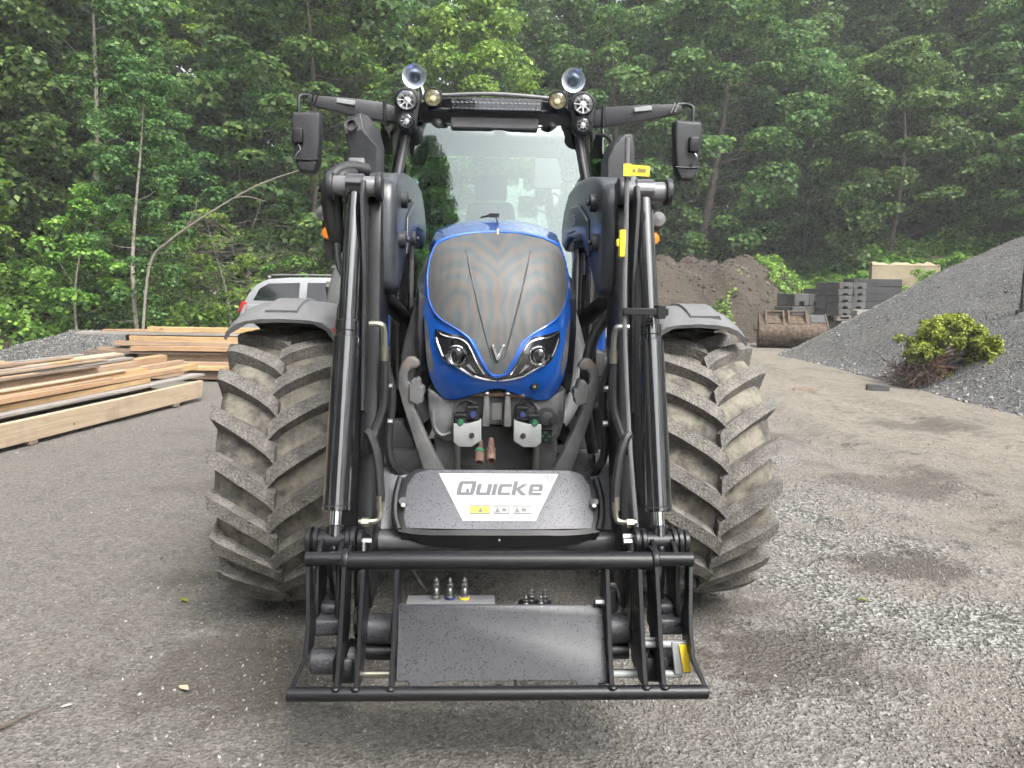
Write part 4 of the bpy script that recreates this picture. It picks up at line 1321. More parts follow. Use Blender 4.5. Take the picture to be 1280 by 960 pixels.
# ------------------------------------------------------------------ loader: columns, beams, knees
for s in (-1, 1):
    X = lambda a, b: (min(s * a, s * b), max(s * a, s * b))
    # column bolted to the tractor
    mb = MB(); x0, x1 = X(.47, .56)
    mb.prism([(4.30, .85), (4.34, 2.06), (4.42, 2.12), (4.56, 2.08), (4.70, 1.3), (4.85, .85)], 'x', x0, x1)
    col = tp(mb, 'loader_column', 'black_paint', bevel=0.008, seg=2)
    mb = MB(); mb.tube([(s * .432, 4.18, 2.085), (s * .432, 4.18, 1.86), (s * .442, 4.18, 1.75), (s * .442, 4.18, 1.45), (s * .438, 4.18, 1.32)], .012, 8, 3)
    tp(mb, 'column_stay', 'plastic_grey', col)
    for z in (2.06, 1.93, 1.46, 1.30, 1.12):
        mb = MB(); mb.cyl((s * .43, 4.15, z), (s * .43, 4.21, z), .024, n=12); mb.cyl((s * .415, 4.16, z - .02), (s * .40, 4.16, z - .02), .012, n=8)
        tp(mb, 'column_bolt', 'plastic_black', col, bevel=0.002)
    mb = MB(); mb.cyl((s * .50, 4.05, 1.66), (s * .50, 4.05, 1.05), .045); mb.cyl((s * .50, 4.05, 1.78), (s * .50, 4.05, 1.66), .03)
    tp(mb, 'lift_cylinder', 'gloss_black', col)
    mb = MB(); mb.cyl((s * .60, 3.25, 1.66), (s * .46, 4.15, 1.40), .048, .040, 16)
    tp(mb, 'damper', 'plastic_dark', col, bevel=0.006, seg=2)
    # grey engine-side guard seen between hood and column
    mb = MB(); mb.tube([(s * .34, 3.75, 1.55), (s * .40, 3.7, 1.25), (s * .36, 3.62, 1.06), (s * .30, 3.55, .96)], [.03, .05, .05, .04], 10, 5)
    tp(mb, 'air_duct', 'plastic_grey', col)
    mb = MB(); mb.prism([(s * .30, 1.06), (s * .62, 1.10), (s * .62, 1.24), (s * .40, 1.26), (s * .30, 1.18)], 'y', 4.25, 4.4)
    tp(mb, 'cross_bracket', 'chassis', col, bevel=0.01)
    # rear beam
    mb = MB(); x0, x1 = X(.385, .535)
    mb.prism([(2.92, 1.90), (2.96, 1.985), (3.15, 2.035), (3.5, 2.085), (3.85, 2.11), (4.15, 2.10), (4.36, 2.03), (4.48, 1.92), (4.46, 1.82), (4.34, 1.79), (4.1, 1.83), (3.7, 1.82), (3.4, 1.74), (3.2, 1.63), (3.05, 1.55), (2.92, 1.58)], 'x', x0, x1)
    beam = tp(mb, 'loader_beam', 'beam_paint', bevel=0.035, seg=4)
    mb = MB(); x0, x1 = X(.372, .388)
    mb.prism([(3.25, 1.72), (3.3, 1.88), (3.6, 1.97), (3.9, 1.99), (4.2, 1.96), (4.3, 1.90), (4.1, 1.87), (3.7, 1.86), (3.4, 1.79)], 'x', x0, x1)
    tp(mb, 'beam_cover', 'beam_paint', beam, bevel=0.008, seg=3)
    for yy_, z in ((3.12, 1.93), (3.05, 1.77), (3.5, 1.80)):
        mb = MB(); mb.cyl((s * .40, yy_, z), (s * .360, yy_, z), .034, n=16); mb.cyl((s * .360, yy_, z), (s * .346, yy_, z), .012, n=8)
        tp(mb, 'beam_pin', 'plastic_dark', beam, bevel=0.003)
    # knee plates and lower arm
    mb = MB(); x0, x1 = X(.432, .495)
    mb.prism([(3.02, 2.0), (3.12, 1.80), (3.05, 1.40), (2.92, .95), (2.80, .62), (2.70, .50), (2.56, .48), (2.54, .60), (2.64, .85), (2.76, 1.25), (2.84, 1.70), (2.90, 1.98)], 'x', x0, x1)
    arm = tp(mb, 'loader_arm', 'black_paint', bevel=0.010, seg=2)
    # broad outer web of the arm, close behind the cylinder
    mb = MB(); x0, x1 = X(.493, .578)
    mb.prism([(3.02, 1.97), (3.12, 1.80), (3.06, 1.40), (2.93, .95), (2.82, .66), (2.70, .56), (2.62, .62), (2.70, .85), (2.82, 1.25), (2.90, 1.65), (2.94, 1.95)], 'x', x0, x1)
    tp(mb, 'arm_web', 'black_paint', arm, bevel=0.006)
    mb = MB(); x0, x1 = X(.478, .492)
    mb.prism([(2.78, 1.96), (2.75, 1.90), (2.79, 1.6), (2.72, 1.15), (2.76, 1.15), (2.84, 1.6), (2.9, 1.96)], 'x', x0, x1)
    tp(mb, 'arm_edge_plate', 'plastic_dark', arm, bevel=0.002)
    # cross pin at the knee
    mb = MB(); mb.cyl((s * .43, 2.85, 1.945), (s * .600, 2.85, 1.945), .036, n=20)
    kp = tp(mb, 'knee_pin', 'cylinder_grey', bevel=0.004, seg=2)
    for xa in (.425, .598):
        mb = MB(); mb.cyl((s * xa, 2.85, 1.945), (s * (xa + .022), 2.85, 1.945), .050, n=20)
        tp(mb, 'pin_collar', 'plastic_dark', kp, bevel=0.004, seg=2)
    # bucket cylinder
    a = Vector((s * .520, 2.845, 1.945)); b = Vector((s * .5535, 2.53, .735))
    at_ = lambda q: a + (b - a) * q
    mb = MB(); mb.cyl(at_(.02), at_(.40), .031, .034, 24); mb.cyl(at_(0) + Vector((-.03, 0, 0)), at_(0) + Vector((.03, 0, 0)), .044, n=22)
    cyl_ = tp(mb, 'bucket_cylinder', 'gloss_black')
    mb = MB(); mb.cyl(at_(.395), at_(.425), .041, n=24); mb.cyl(at_(.425), at_(.44), .039, n=24); mb.cyl(at_(.44), at_(.905), .0455, .047, 28); mb.cyl(at_(.905), at_(.918), .049, n=28)
    tp(mb, 'cylinder_barrel', 'gloss_black', cyl_, bevel=0.002)
    mb = MB(); mb.cyl(at_(.915), at_(1.0), .020, n=20)
    tp(mb, 'piston_rod', 'chrome', cyl_)
    mb = MB(); mb.cyl(at_(.955), at_(1.03), .031, .034, n=20)
    tp(mb, 'rod_eye', 'gloss_black', cyl_, bevel=0.003)
    # bottom pin with collars
    mb = MB(); mb.cyl(b + Vector((-.075, 0, 0)), b + Vector((.075, 0, 0)), .036, n=20)
    bp = tp(mb, 'rod_pin', 'black_paint', bevel=0.004)
    for dx, rr in ((-.082, .05), (-.058, .046), (.048, .046), (.066, .05), (.088, .042)):
        mb = MB(); mb.cyl(b + Vector((dx - .009, 0, 0)), b + Vector((dx + .009, 0, 0)), rr, n=22)
        tp(mb, 'pin_collar', 'black_paint', bp, bevel=0.003)
    mb = MB(); mb.cyl(b + Vector((-s * .095, 0, 0)), b + Vector((-s * .125, 0, 0)), .012, n=6)
    tp(mb, 'pin_bolt', 'steel', bp)
    # oil pipe with zinc elbow along the arm
    mb = MB(); mb.tube([(s * .455, 2.70, 1.46), (s * .415, 2.70, 1.458), (s * .405, 2.705, 1.43), (s * .405, 2.71, 1.35)], .011, 8, 5)
    tp(mb, 'pipe_elbow', 'zinc_yellow' if s < 0 else 'steel', arm)
    mb = MB(); mb.cyl((s * .405, 2.712, 1.38), (s * .405, 2.712, 1.33), .015, n=12)
    tp(mb, 'pipe_nut', 'zinc_yellow', arm)
    mb = MB(); mb.tube([(s * .405, 2.715, 1.34), (s * .41, 2.72, 1.18), (s * .44, 2.70, 1.08), (s * .455, 2.66, 1.02)], .015, 8, 5)
    mb.tube([(s * .452, 2.635, 1.02), (s * .45, 2.62, 1.09), (s * .42, 2.60, 1.02), (s * .405, 2.58, .90), (s * .405, 2.575, .86)], .016, 8, 6)
    tp(mb, 'arm_hose', 'hose', arm)
    mb = MB(); mb.cyl((s * .405, 2.575, .88), (s * .405, 2.57, .83), .014, n=12); mb.tube([(s * .405, 2.57, .84), (s * .41, 2.56, .80), (s * .45, 2.55, .795), (s * .475, 2.55, .795)], .010, 8, 5)
    mb.cyl((s * .44, 2.55, .795), (s * .465, 2.55, .795), .016, n=6)
    tp(mb, 'hose_fitting', 'zinc_yellow', arm)
    # big loop hose from the arm to behind the cover
    mb = MB(); mb.tube([(s * .46, 2.9, 1.40), (s * .405, 2.92, 1.20), (s * .42, 2.92, 1.0), (s * .40, 2.93, .90), (s * .34, 2.98, .84), (s * .28, 3.05, .84)], .017, 8, 6)
    tp(mb, 'loop_hose', 'hose', arm)
    for z in (1.23, 1.10):
        mb = MB(); mb.cyl((s * .402, 2.78, z), (s * .385, 2.78, z), .012, n=8)
        tp(mb, 'arm_bolt', 'steel', arm)
# wide grey hose sweeping in front of the right bracket
mb = MB(); mb.tube([(.50, 3.2, 1.52), (.40, 3.15, 1.40), (.36, 3.12, 1.22), (.375, 3.1, 1.05), (.40, 3.1, .92)], .024, 10, 6)
tp(mb, 'sweep_hose', 'hose')
mb = MB(); mb.cyl((.45, 3.22, 1.10), (.455, 3.25, .92), .045, .05, 14)
tp(mb, 'accumulator', 'plastic_dark', bevel=0.006)
# model lettering on the right beam cover
ptext('Q5S', .075, 'white_decal', TR, (.369, 3.75, 1.91), (R(90), R(0), R(-90)), 'model_lettering')

# cross tube, torque panel, branded cover
mb = MB(); mb.cyl((-.44, 2.745, .664), (.44, 2.745, .664), .034, n=24)
tp(mb, 'cross_tube', 'loader_grey')
for s in (-1, 1):
    mb = MB(); mb.loft([[(s * .315, 2.80, .690), (s * .468, 2.79, .690), (s * .468, 2.82, .690), (s * .315, 2.83, .690)],
                        [(s * .315, 2.94, .85), (s * .475, 2.94, .90), (s * .475, 2.97, .90), (s * .315, 2.97, .85)]])
    tp(mb, 'torque_panel', 'wet_grey', bevel=0.003)
    mb = MB(); mb.box(min(s * .15, s * .47), max(s * .15, s * .47), 2.775, 2.83, .672, .690)
    tp(mb, 'panel_flange', 'wet_grey', bevel=0.003)


def cov(u, v):
    """point on the cover: u across, v 0..1 up the slope"""
    return (0.006 + u, 2.690 + .20 * v, .695 + .190 * v)


def P3(q, push):
    x, y, z = cov(*q); return (x, y - push * .689, z + push * .725)


outer = [(-.355, .02), (-.372, .12), (-.384, .45), (-.380, .78), (-.345, .98), (-.32, 1.04), (.32, 1.04), (.345, .98), (.380, .78), (.384, .45), (.372, .12), (.355, .02), (.19, -.02), (0, -.03), (-.19, -.02)]
front = [(-.335, .10), (-.345, .24), (-.348, .50), (-.342, .76), (-.318, .93), (-.30, .965), (.30, .965), (.318, .93), (.342, .76), (.348, .50), (.345, .24), (.335, .10), (.18, .06), (0, .05), (-.18, .06)]
inner = [(-.160, .05), (-.176, .18), (-.212, .45), (-.248, .72), (-.275, .92), (-.270, .955), (.270, .955), (.275, .92), (.248, .72), (.212, .45), (.176, .18), (.160, .05), (.09, .046), (0, .044), (-.09, .046)]
mb = MB()
mb.loft([[P3(q, .002) for q in front], [P3(q, .018) for q in front], [P3(q, .037) for q in inner]])
cover_ = tp(mb, 'loader_cover', 'wet_grey', smooth=25)
mb = MB(); mb.loft([[P3(q, -.03) for q in outer], [P3(q, .0) for q in outer], [P3((q[0] * .985, q[1] * .97 + .02), .010) for q in outer], [P3((q[0] * 1.004, q[1]), .0165) for q in front]])
tp(mb, 'cover_rim', 'plastic_black', cover_, smooth=35)
for s in (-1, 1):
    mb = MB(); mb.cyl(P3((s * .352, .46), .020), P3((s * .352, .46), .040), .016, n=12)
    tp(mb, 'cover_notch', 'gloss_black', cover_)
    mb = MB(); mb.cyl(P3((s * .350, .39), .028), P3((s * .350, .39), .044), .009, n=6)
    tp(mb, 'cover_screw', 'steel', cover_)
    # dark edge strip down the side
    mb = MB(); mb.tube([P3((s * .372, .88), .012), P3((s * .382, .6), .016), P3((s * .380, .3), .016), P3((s * .362, .08), .014)], .014, 8, 4)
    tp(mb, 'cover_edge', 'plastic_black', cover_)
# dark wall under the front edge
mb = MB()
rg_ = []
for u in np.linspace(-.366, .366, 19):
    q = abs(u) / .366
    x, y, z = P3((u, .03 + .09 * q ** 4), .034 - .016 * min(1, max(0, (abs(u) - .15) / .18)))
    d_ = .072 * (1 - .45 * q ** 3)
    rg_.append([(x, y + .002, z + .002), (x, y - .010, z - .014), (x, y + .016, z - d_), (x, y + .04, z - d_)])
mb.loft(rg_)
tp(mb, 'cover_lip', 'plastic_black', cover_, smooth=30)
mb = MB(); mb.ball((0.006, 2.672, .690), .006); tp(mb, 'lip_screw', 'steel', cover_)
mb = MB(); mb.box(-.035, .035, 2.700, 2.708, .662, .674); tp(mb, 'pale_label', 'white_decal', cover_)

# sticker with lettering, in the plane of the cover
def plane_pt(u, v, push):
    return Vector(P3((u, v), push))
e_u = Vector((1, 0, 0)); e_v = Vector((0, .20, .190)).normalized()
mb = MB(); mb.loft([[plane_pt(u, v, p_) for u, v in ((-.226, .90), (.226, .90), (.132, .17), (-.132, .17))] for p_ in (.036, .0375)])
stk = tp(mb, 'brand_sticker', 'white_decal', cover_)
LET = {
    'Q': (1.15, [[(0, .2), (.28, .2), (.28, .8), (0, .8)], [(0, .8), (1.15, .8), (1.07, 1), (.08, 1)], [(.08, 0), (1.07, 0), (1.15, .2), (0, .2)], [(.87, .2), (1.15, .2), (1.15, .8), (.87, .8)], [(.58, .2), (.80, .2), (.76, .46), (.58, .46)]]),
    'u': (.95, [[(0, .2), (.27, .2), (.27, .8), (0, .8)], [(.08, 0), (.95, 0), (.95, .2), (0, .2)], [(.68, .2), (.95, .2), (.95, .8), (.68, .8)]]),
    'i': (.27, [[(0, 0), (.27, 0), (.27, .8), (0, .8)]]),
    'c': (.85, [[(0, .2), (.27, .2), (.27, .6), (0, .6)], [(0, .6), (.85, .6), (.85, .8), (.08, .8)], [(.08, 0), (.85, 0), (.85, .2), (0, .2)]]),
    'k': (.98, [[(0, 0), (.27, 0), (.27, 1), (0, 1)], [(.27, .36), (.50, .43), (.95, .8), (.60, .8), (.27, .54)], [(.27, .36), (.64, 0), (1.0, 0), (.50, .43)]]),
    'e': (.90, [[(0, .2), (.27, .2), (.27, .6), (0, .6)], [(0, .6), (.9, .6), (.82, .8), (.08, .8)], [(.08, 0), (.85, 0), (.85, .2), (0, .2)], [(.64, .42), (.9, .42), (.9, .6), (.64, .6)], [(.27, .30), (.9, .30), (.9, .42), (.27, .42)]])}
cell = .0575; cur = -.160
for ch in 'Quicke':
    w_, polys = LET[ch]
    mb = MB()
    for pl_ in polys:
        mb.loft([[plane_pt(cur + (a_ + .22 * b_) * cell, .555 + b_ * .22, p_) for a_, b_ in pl_] for p_ in (.0376, .0384)])
    tp(mb, 'brand_letter', 'decal_grey', cover_, smooth=0)
    cur += (w_ + .085) * cell
for i, (u0, wd) in enumerate(((-.108, .074), (-.020, .056), (.052, .066))):
    mb = MB(); mb.loft([[plane_pt(u, v, p_) for u, v in ((u0, .27), (u0 + wd, .27), (u0 + wd, .40), (u0, .40))] for p_ in (.0376, .0382)])
    tp(mb, 'warning_sign', 'decal_line', cover_)
    mb = MB(); mb.loft([[plane_pt(u, v, p_) for u, v in ((u0 + .003, .29), (u0 + wd - .003, .29), (u0 + wd - .003, .38), (u0 + .003, .38))] for p_ in (.0383, .0386)])
    tp(mb, 'sign_field', 'yellow' if i == 0 else 'white_decal', cover_)
    mb = MB()
    for du in ((.040,) if i == 0 else (.014,)):
        mb.loft([[plane_pt(u0 + du + a, v, p_) for a, v in ((-.010, .295), (.010, .295), (0, .38))] for p_ in (.0387, .0389)])
    if i:
        mb.loft([[plane_pt(u0 + a, v, p_) for a, v in ((.030, .305), (.046, .305), (.048, .34), (.036, .37), (.029, .34))] for p_ in (.0387, .0389)])
    tp(mb, 'warning_symbol', 'decal_line', cover_)
mb = MB()
for k in range(3):
    mb.loft([[plane_pt(u, v, p_) for u, v in ((.165 + k * .014, .885), (.169 + k * .014, .885), (.203 + k * .005, .76 + k * .035), (.199 + k * .005, .76 + k * .035))] for p_ in (.0376, .038)])
tp(mb, 'sticker_stripes', 'decal_line', cover_)

# thin level-indicator rod on the right arm
mb = MB(); mb.tube([(.413, 2.62, 2.09), (.418, 2.62, 1.80), (.423, 2.62, 1.49), (.45, 2.62, 1.12), (.478, 2.58, .80), (.484, 2.56, .745)], .0085, 8, 4)
rod = tp(mb, 'indicator_rod', 'cylinder_grey')
mb = MB(); mb.box(.400, .425, 2.60, 2.605, 1.965, 2.005); mb.obox((.450, 2.604, 1.984), .075, .003, .034, Matrix.Rotation(R(3), 3, 'Y'))
tg = tp(mb, 'yellow_tag', 'yellow', rod)
ptext('A 000', .020, 'cab_trim', rod, (.452, 2.600, 1.984), (R(90), 0, 0), 'tag_lettering')
mb = MB(); mb.box(.395, .415, 2.60, 2.63, 1.70, 1.79); mb.box(.386, .396, 2.605, 2.625, 1.735, 1.76)
tp(mb, 'yellow_clip', 'yellow', rod, bevel=0.003)
mb = MB(); mb.box(.415, .57, 2.60, 2.63, 1.505, 1.53); mb.box(.53, .56, 2.595, 2.66, 1.495, 1.54)
tp(mb, 'rod_guide', 'plastic_black', rod, bevel=0.003)
mb = MB(); mb.cyl((.43, 2.555, .745), (.475, 2.555, .745), .011, n=6)
tp(mb, 'rod_bolt', 'steel', rod)
# hose bundle wrapped at the left knee, cable with red plug
mb = MB(); mb.tube([(-.60, 2.95, 1.72), (-.625, 2.9, 1.86), (-.62, 2.9, 1.97), (-.57, 2.95, 2.02), (-.50, 3.0, 2.02)], .027, 10, 6)
mb.tube([(-.595, 2.93, 1.74), (-.60, 2.9, 1.88), (-.585, 2.9, 1.98), (-.54, 2.95, 2.0)], .022, 10, 6)
tp(mb, 'hose_bundle', 'hose')
mb = MB(); mb.tube([(-.600, 2.9, 1.74), (-.585, 2.86, 1.66), (-.560, 2.84, 1.60), (-.555, 2.84, 1.50)], .012, 8, 5)
mb.tube([(-.565, 2.84, 1.55), (-.585, 2.84, 1.52), (-.592, 2.84, 1.46)], .004, 6, 5)
tp(mb, 'cable', 'plastic_dark')
mb = MB(); mb.lathe([(.0, .03), (.008, .03), (.010, .0), (.018, -.002), (.018, -.012), (.010, -.014), (.009, -.03), (0, -.03)], (-.592, 2.84, 1.435), (0, 0, 1), 14)
tp(mb, 'red_plug', 'red_plastic')

# ------------------------------------------------------------------ implement carrier
CAR = thing_part = link('implement_carrier', None, TR)
def cy_(z):      # depth of the leaning carrier at height z
    return 2.20 + (z - .37) * .44
mb = MB(); mb.cyl((-.638, 2.20, .370), (.640, 2.20, .370), .0215, n=22)
tp(mb, 'lower_bar', 'black_paint', CAR, bevel=0.002)
mb = MB(); mb.cyl((-.612, 2.36, .735), (.622, 2.36, .735), .022, n=22); mb.cyl((-.478, 2.362, .728), (.492, 2.362, .728), .0295, n=24)
tp(mb, 'upper_bar', 'black_paint', CAR, bevel=0.002)
for s, xs_ in ((-1, ((.486, .492), (.428, .432), (.322, .328))), (1, ((.498, .506), (.444, .449), (.340, .345)))):
    for i, (xt, xb) in enumerate(xs_):
        t_ = .0075
        mb = MB()
        zt = .757 if i == 0 else .712
        mb.loft([[(s * xb - t_, cy_(.375) - .006, .375), (s * xb + t_, cy_(.375) - .006, .375), (s * xb + t_, cy_(.375) + .085, .375), (s * xb - t_, cy_(.375) + .085, .375)],
                 [(s * (xb * .6 + xt * .4) - t_, cy_(.5) - .006, .5), (s * (xb * .6 + xt * .4) + t_, cy_(.5) - .006, .5), (s * (xb * .6 + xt * .4) + t_, cy_(.5) + .15, .5), (s * (xb * .6 + xt * .4) - t_, cy_(.5) + .15, .5)],
                 [(s * xt - t_, cy_(zt) - .030, zt), (s * xt + t_, cy_(zt) - .030, zt), (s * xt + t_, cy_(zt) + .06, zt), (s * xt - t_, cy_(zt) + .06, zt)]])
        tp(mb, 'upright', 'black_paint', CAR, bevel=0.002, smooth=20)
        mb = MB(); mb.ball((s * xb, 2.188, .393), .014, .012, .007, 10, 6)
        tp(mb, 'weld', 'black_paint', CAR)
        if i == 0:
            mb = MB(); mb.cyl((s * xt - .011, 2.362, .730), (s * xt + .011, 2.362, .730), .036, n=24)
            tp(mb, 'bar_ring', 'black_paint', CAR, bevel=0.004, seg=2)
    # outer bent guard plate
    pts = [(.604, .715), (.594, .60), (.590, .545), (.592, .462), (.626, .385)]
    if s > 0: pts = [(.614, .715), (.604, .60), (.600, .545), (.602, .462), (.634, .385)]
    mb = MB()
    mb.loft([[(s * x - .007, cy_(z) - .004, z), (s * x + .007, cy_(z) - .004, z), (s * x + .007, cy_(z) + (.05 if z > .56 else .10), z), (s * x - .007, cy_(z) + (.05 if z > .56 else .10), z)] for x, z in pts])
    tp(mb, 'guard_plate', 'black_paint', CAR, bevel=0.002, smooth=12)
    # pivot tubes and link box
    mb = MB(); mb.cyl((s * .345, 2.42, .475), (s * .430, 2.42, .475), .050, n=26)
    tp(mb, 'pivot_tube', 'wet_dark', CAR, bevel=0.004)
    mb = MB(); mb.cyl((s * .345, 2.40, .405), (s * .430, 2.40, .405), .027, n=20)
    tp(mb, 'latch_tube', 'black_paint', CAR)
    mb = MB(); mb.cyl((s * .332, 2.32, .370), (s * .445, 2.32, .370), .0115, n=14)
    tp(mb, 'latch_rod', 'zinc_yellow', CAR)
    mb = MB(); mb.cyl((s * .505, 2.36, .395), (s * .60, 2.36, .395), .042, n=22)
    tp(mb, 'hook_tube', 'wet_dark', CAR, bevel=0.004)
    mb = MB(); mb.box(min(s * .50, s * .605), max(s * .50, s * .605), 2.36, 2.46, .475, .53)
    mb.box(min(s * .525, s * .58), max(s * .525, s * .58), 2.40, 2.50, .53, .565)
    lb = tp(mb, 'link_box', 'wet_dark', CAR, bevel=0.012, seg=3)
    for xa in (.520, .588):
        mb = MB(); mb.prism([(2.38, .53), (2.42, .72), (2.47, .75), (2.55, .76), (2.57, .71), (2.50, .53)], 'x', s * xa - .008, s * xa + .008)
        tp(mb, 'link_plate', 'black_paint', CAR, bevel=0.003)
    mb = MB(); mb.box(min(s * .52, s * .59), max(s * .52, s * .59), 2.44, 2.46, .70, .72)
    mb.tube([(s * .565, 2.48, .70), (s * .55, 2.46, .60), (s * .545, 2.44, .55)], .008, 6, 4)
    tp(mb, 'link_bar', 'black_paint', CAR)
    mb = MB(); mb.cyl((s * .452, 2.40, .515), (s * .466, 2.40, .515), .042, n=22); mb.cyl((s * .443, 2.40, .515), (s * .452, 2.40, .515), .012, n=10)
    tp(mb, 'pivot_washer', 'plastic_dark', CAR, bevel=0.003)
    mb = MB(); mb.obox((s * .462, 2.33, .418), .03, .05, .055)
    tp(mb, 'latch_block', 'plastic_grey' if s < 0 else 'wet_grey', CAR, bevel=0.003)
    # arm end between the uprights
    mb = MB(); mb.prism([(2.50, .36), (2.44, .42), (2.44, .56), (2.52, .74), (2.64, .74), (2.62, .5), (2.56, .38)], 'x', min(s * .445, s * .475), max(s * .445, s * .475))
    tp(mb, 'hitch_cheek', 'black_paint', CAR, bevel=0.006)
    mb = MB(); mb.prism([(2.34, .33), (2.28, .36), (2.30, .43), (2.42, .44), (2.5, .40), (2.46, .34)], 'x', min(s * .455, s * .52), max(s * .455, s * .52))
    tp(mb, 'hook_plate', 'black_paint', CAR, bevel=0.006)

# speckled shield plate
PL = [(-.318, .560), (-.318, .592), (.330, .592), (.330, .56), (.335, .45), (.350, .45), (.352, .345), (.325, .345), (.325, .362), (.255, .362), (.235, .385), (-.195, .385), (-.225, .350), (-.268, .350), (-.28, .385), (-.318, .385)]
mb = MB()
mb.loft([[(x, cy_(z) + .035 + d_, z) for x, z in PL] for d_ in (0, .012)])
shield = tp(mb, 'shield_plate', 'wet_dark', CAR, bevel=0.0025)
mb = MB(); mb.obox((-.245, 2.215, .368), .05, .012, .026); mb.obox((.33, 2.215, .372), .05, .012, .04)
tp(mb, 'plate_foot', 'black_paint', CAR, bevel=0.002)
mb = MB(); mb.box(-.302, -.012, 2.36, 2.45, .548, .578)
tp(mb, 'valve_block', 'plastic_grey', CAR, bevel=0.004)
mb = MB(); mb.cyl((-.33, 2.37, .568), (-.30, 2.37, .568), .014, n=8); tp(mb, 'plate_bolt', 'steel', CAR)
mb = MB(); mb.cyl((.305, 2.33, .605), (.335, 2.33, .605), .014, n=8); tp(mb, 'plate_bolt', 'steel', CAR)
COUP = [(.0, .072), (.004, .072), (.006, .066), (.0095, .064), (.0095, .056), (.007, .054), (.0115, .050), (.0115, .040), (.009, .037), (.012, .033), (.012, .012), (.015, .010), (.015, .0), (.0, .0)]
for i, x in enumerate((-.205, -.160, -.112)):
    mb = MB(); mb.lathe(COUP, (x, 2.42, .578), (0, 0, 1), 16)
    tp(mb, 'quick_coupler', 'steel', CAR)
    if i:
        mb = MB(); mb.lathe([(.012, .0), (.0175, .0), (.0175, .006), (.012, .006)], (x, 2.42, .579), (0, 0, 1), 18)
        tp(mb, 'coupler_ring', 'blue_cap' if i == 1 else 'yellow', CAR)
for x, yy_, z in ((.090, 2.42, .558), (.112, 2.47, .562), (.139, 2.42, .560), (.157, 2.47, .562)):
    mb = MB(); mb.lathe([(r_ * .85, h_ * .6) for r_, h_ in COUP], (x, yy_, z - .015), (0, 0, 1), 14)
    tp(mb, 'quick_coupler', 'steel', CAR)
mb = MB(); mb.box(.07, .18, 2.40, 2.49, .515, .546)
tp(mb, 'valve_block', 'black_paint', CAR, bevel=0.004)
mb = MB(); mb.tube([(-.30, 2.50, .66), (-.27, 2.52, .60), (-.24, 2.48, .575)], .006, 6, 6); tp(mb, 'thin_cable', 'hose', CAR)
mb = MB(); mb.tube([(.34, 2.44, .60), (.36, 2.42, .625), (.39, 2.42, .62), (.40, 2.43, .58)], .006, 6, 6)
tp(mb, 'thin_cable', 'steel', CAR)
mb = MB(); mb.cyl((.375, 2.46, .52), (.375, 2.46, .60), .028, n=18)
tp(mb, 'lock_cylinder', 'plastic_dark', CAR, bevel=0.004)
mb = MB(); mb.cyl((.0, 2.26, .33), (.0, 2.26, .36), .012, n=8); mb.box(.045, .055, 2.21, 2.25, .375, .39)
tp(mb, 'plate_stub', 'black_paint', CAR)
# locking handle, pale with a yellow stripe
mb = MB(); mb.cyl((.45, 2.30, .476), (.60, 2.30, .476), .0115, n=12); mb.cyl((.45, 2.305, .492), (.52, 2.305, .492), .005, n=8)
mb.cyl((.33, 2.30, .376), (.585, 2.30, .376), .0115, n=12)
tp(mb, 'handle_rod', 'white_plastic', CAR)
mb = MB(); mb.loft([[(.545, 2.285, .488), (.588, 2.285, .490), (.612, 2.285, .385), (.560, 2.285, .380)], [(.545, 2.295, .488), (.588, 2.295, .490), (.612, 2.295, .385), (.560, 2.295, .380)]])
lk = tp(mb, 'lock_handle', 'white_plastic', CAR, bevel=0.002)
mb = MB(); mb.loft([[(.568, y_, .482), (.591, y_, .483), (.612, y_, .394), (.586, y_, .392)] for y_ in (2.280, 2.284)])
tp(mb, 'handle_stripe', 'yellow', CAR)

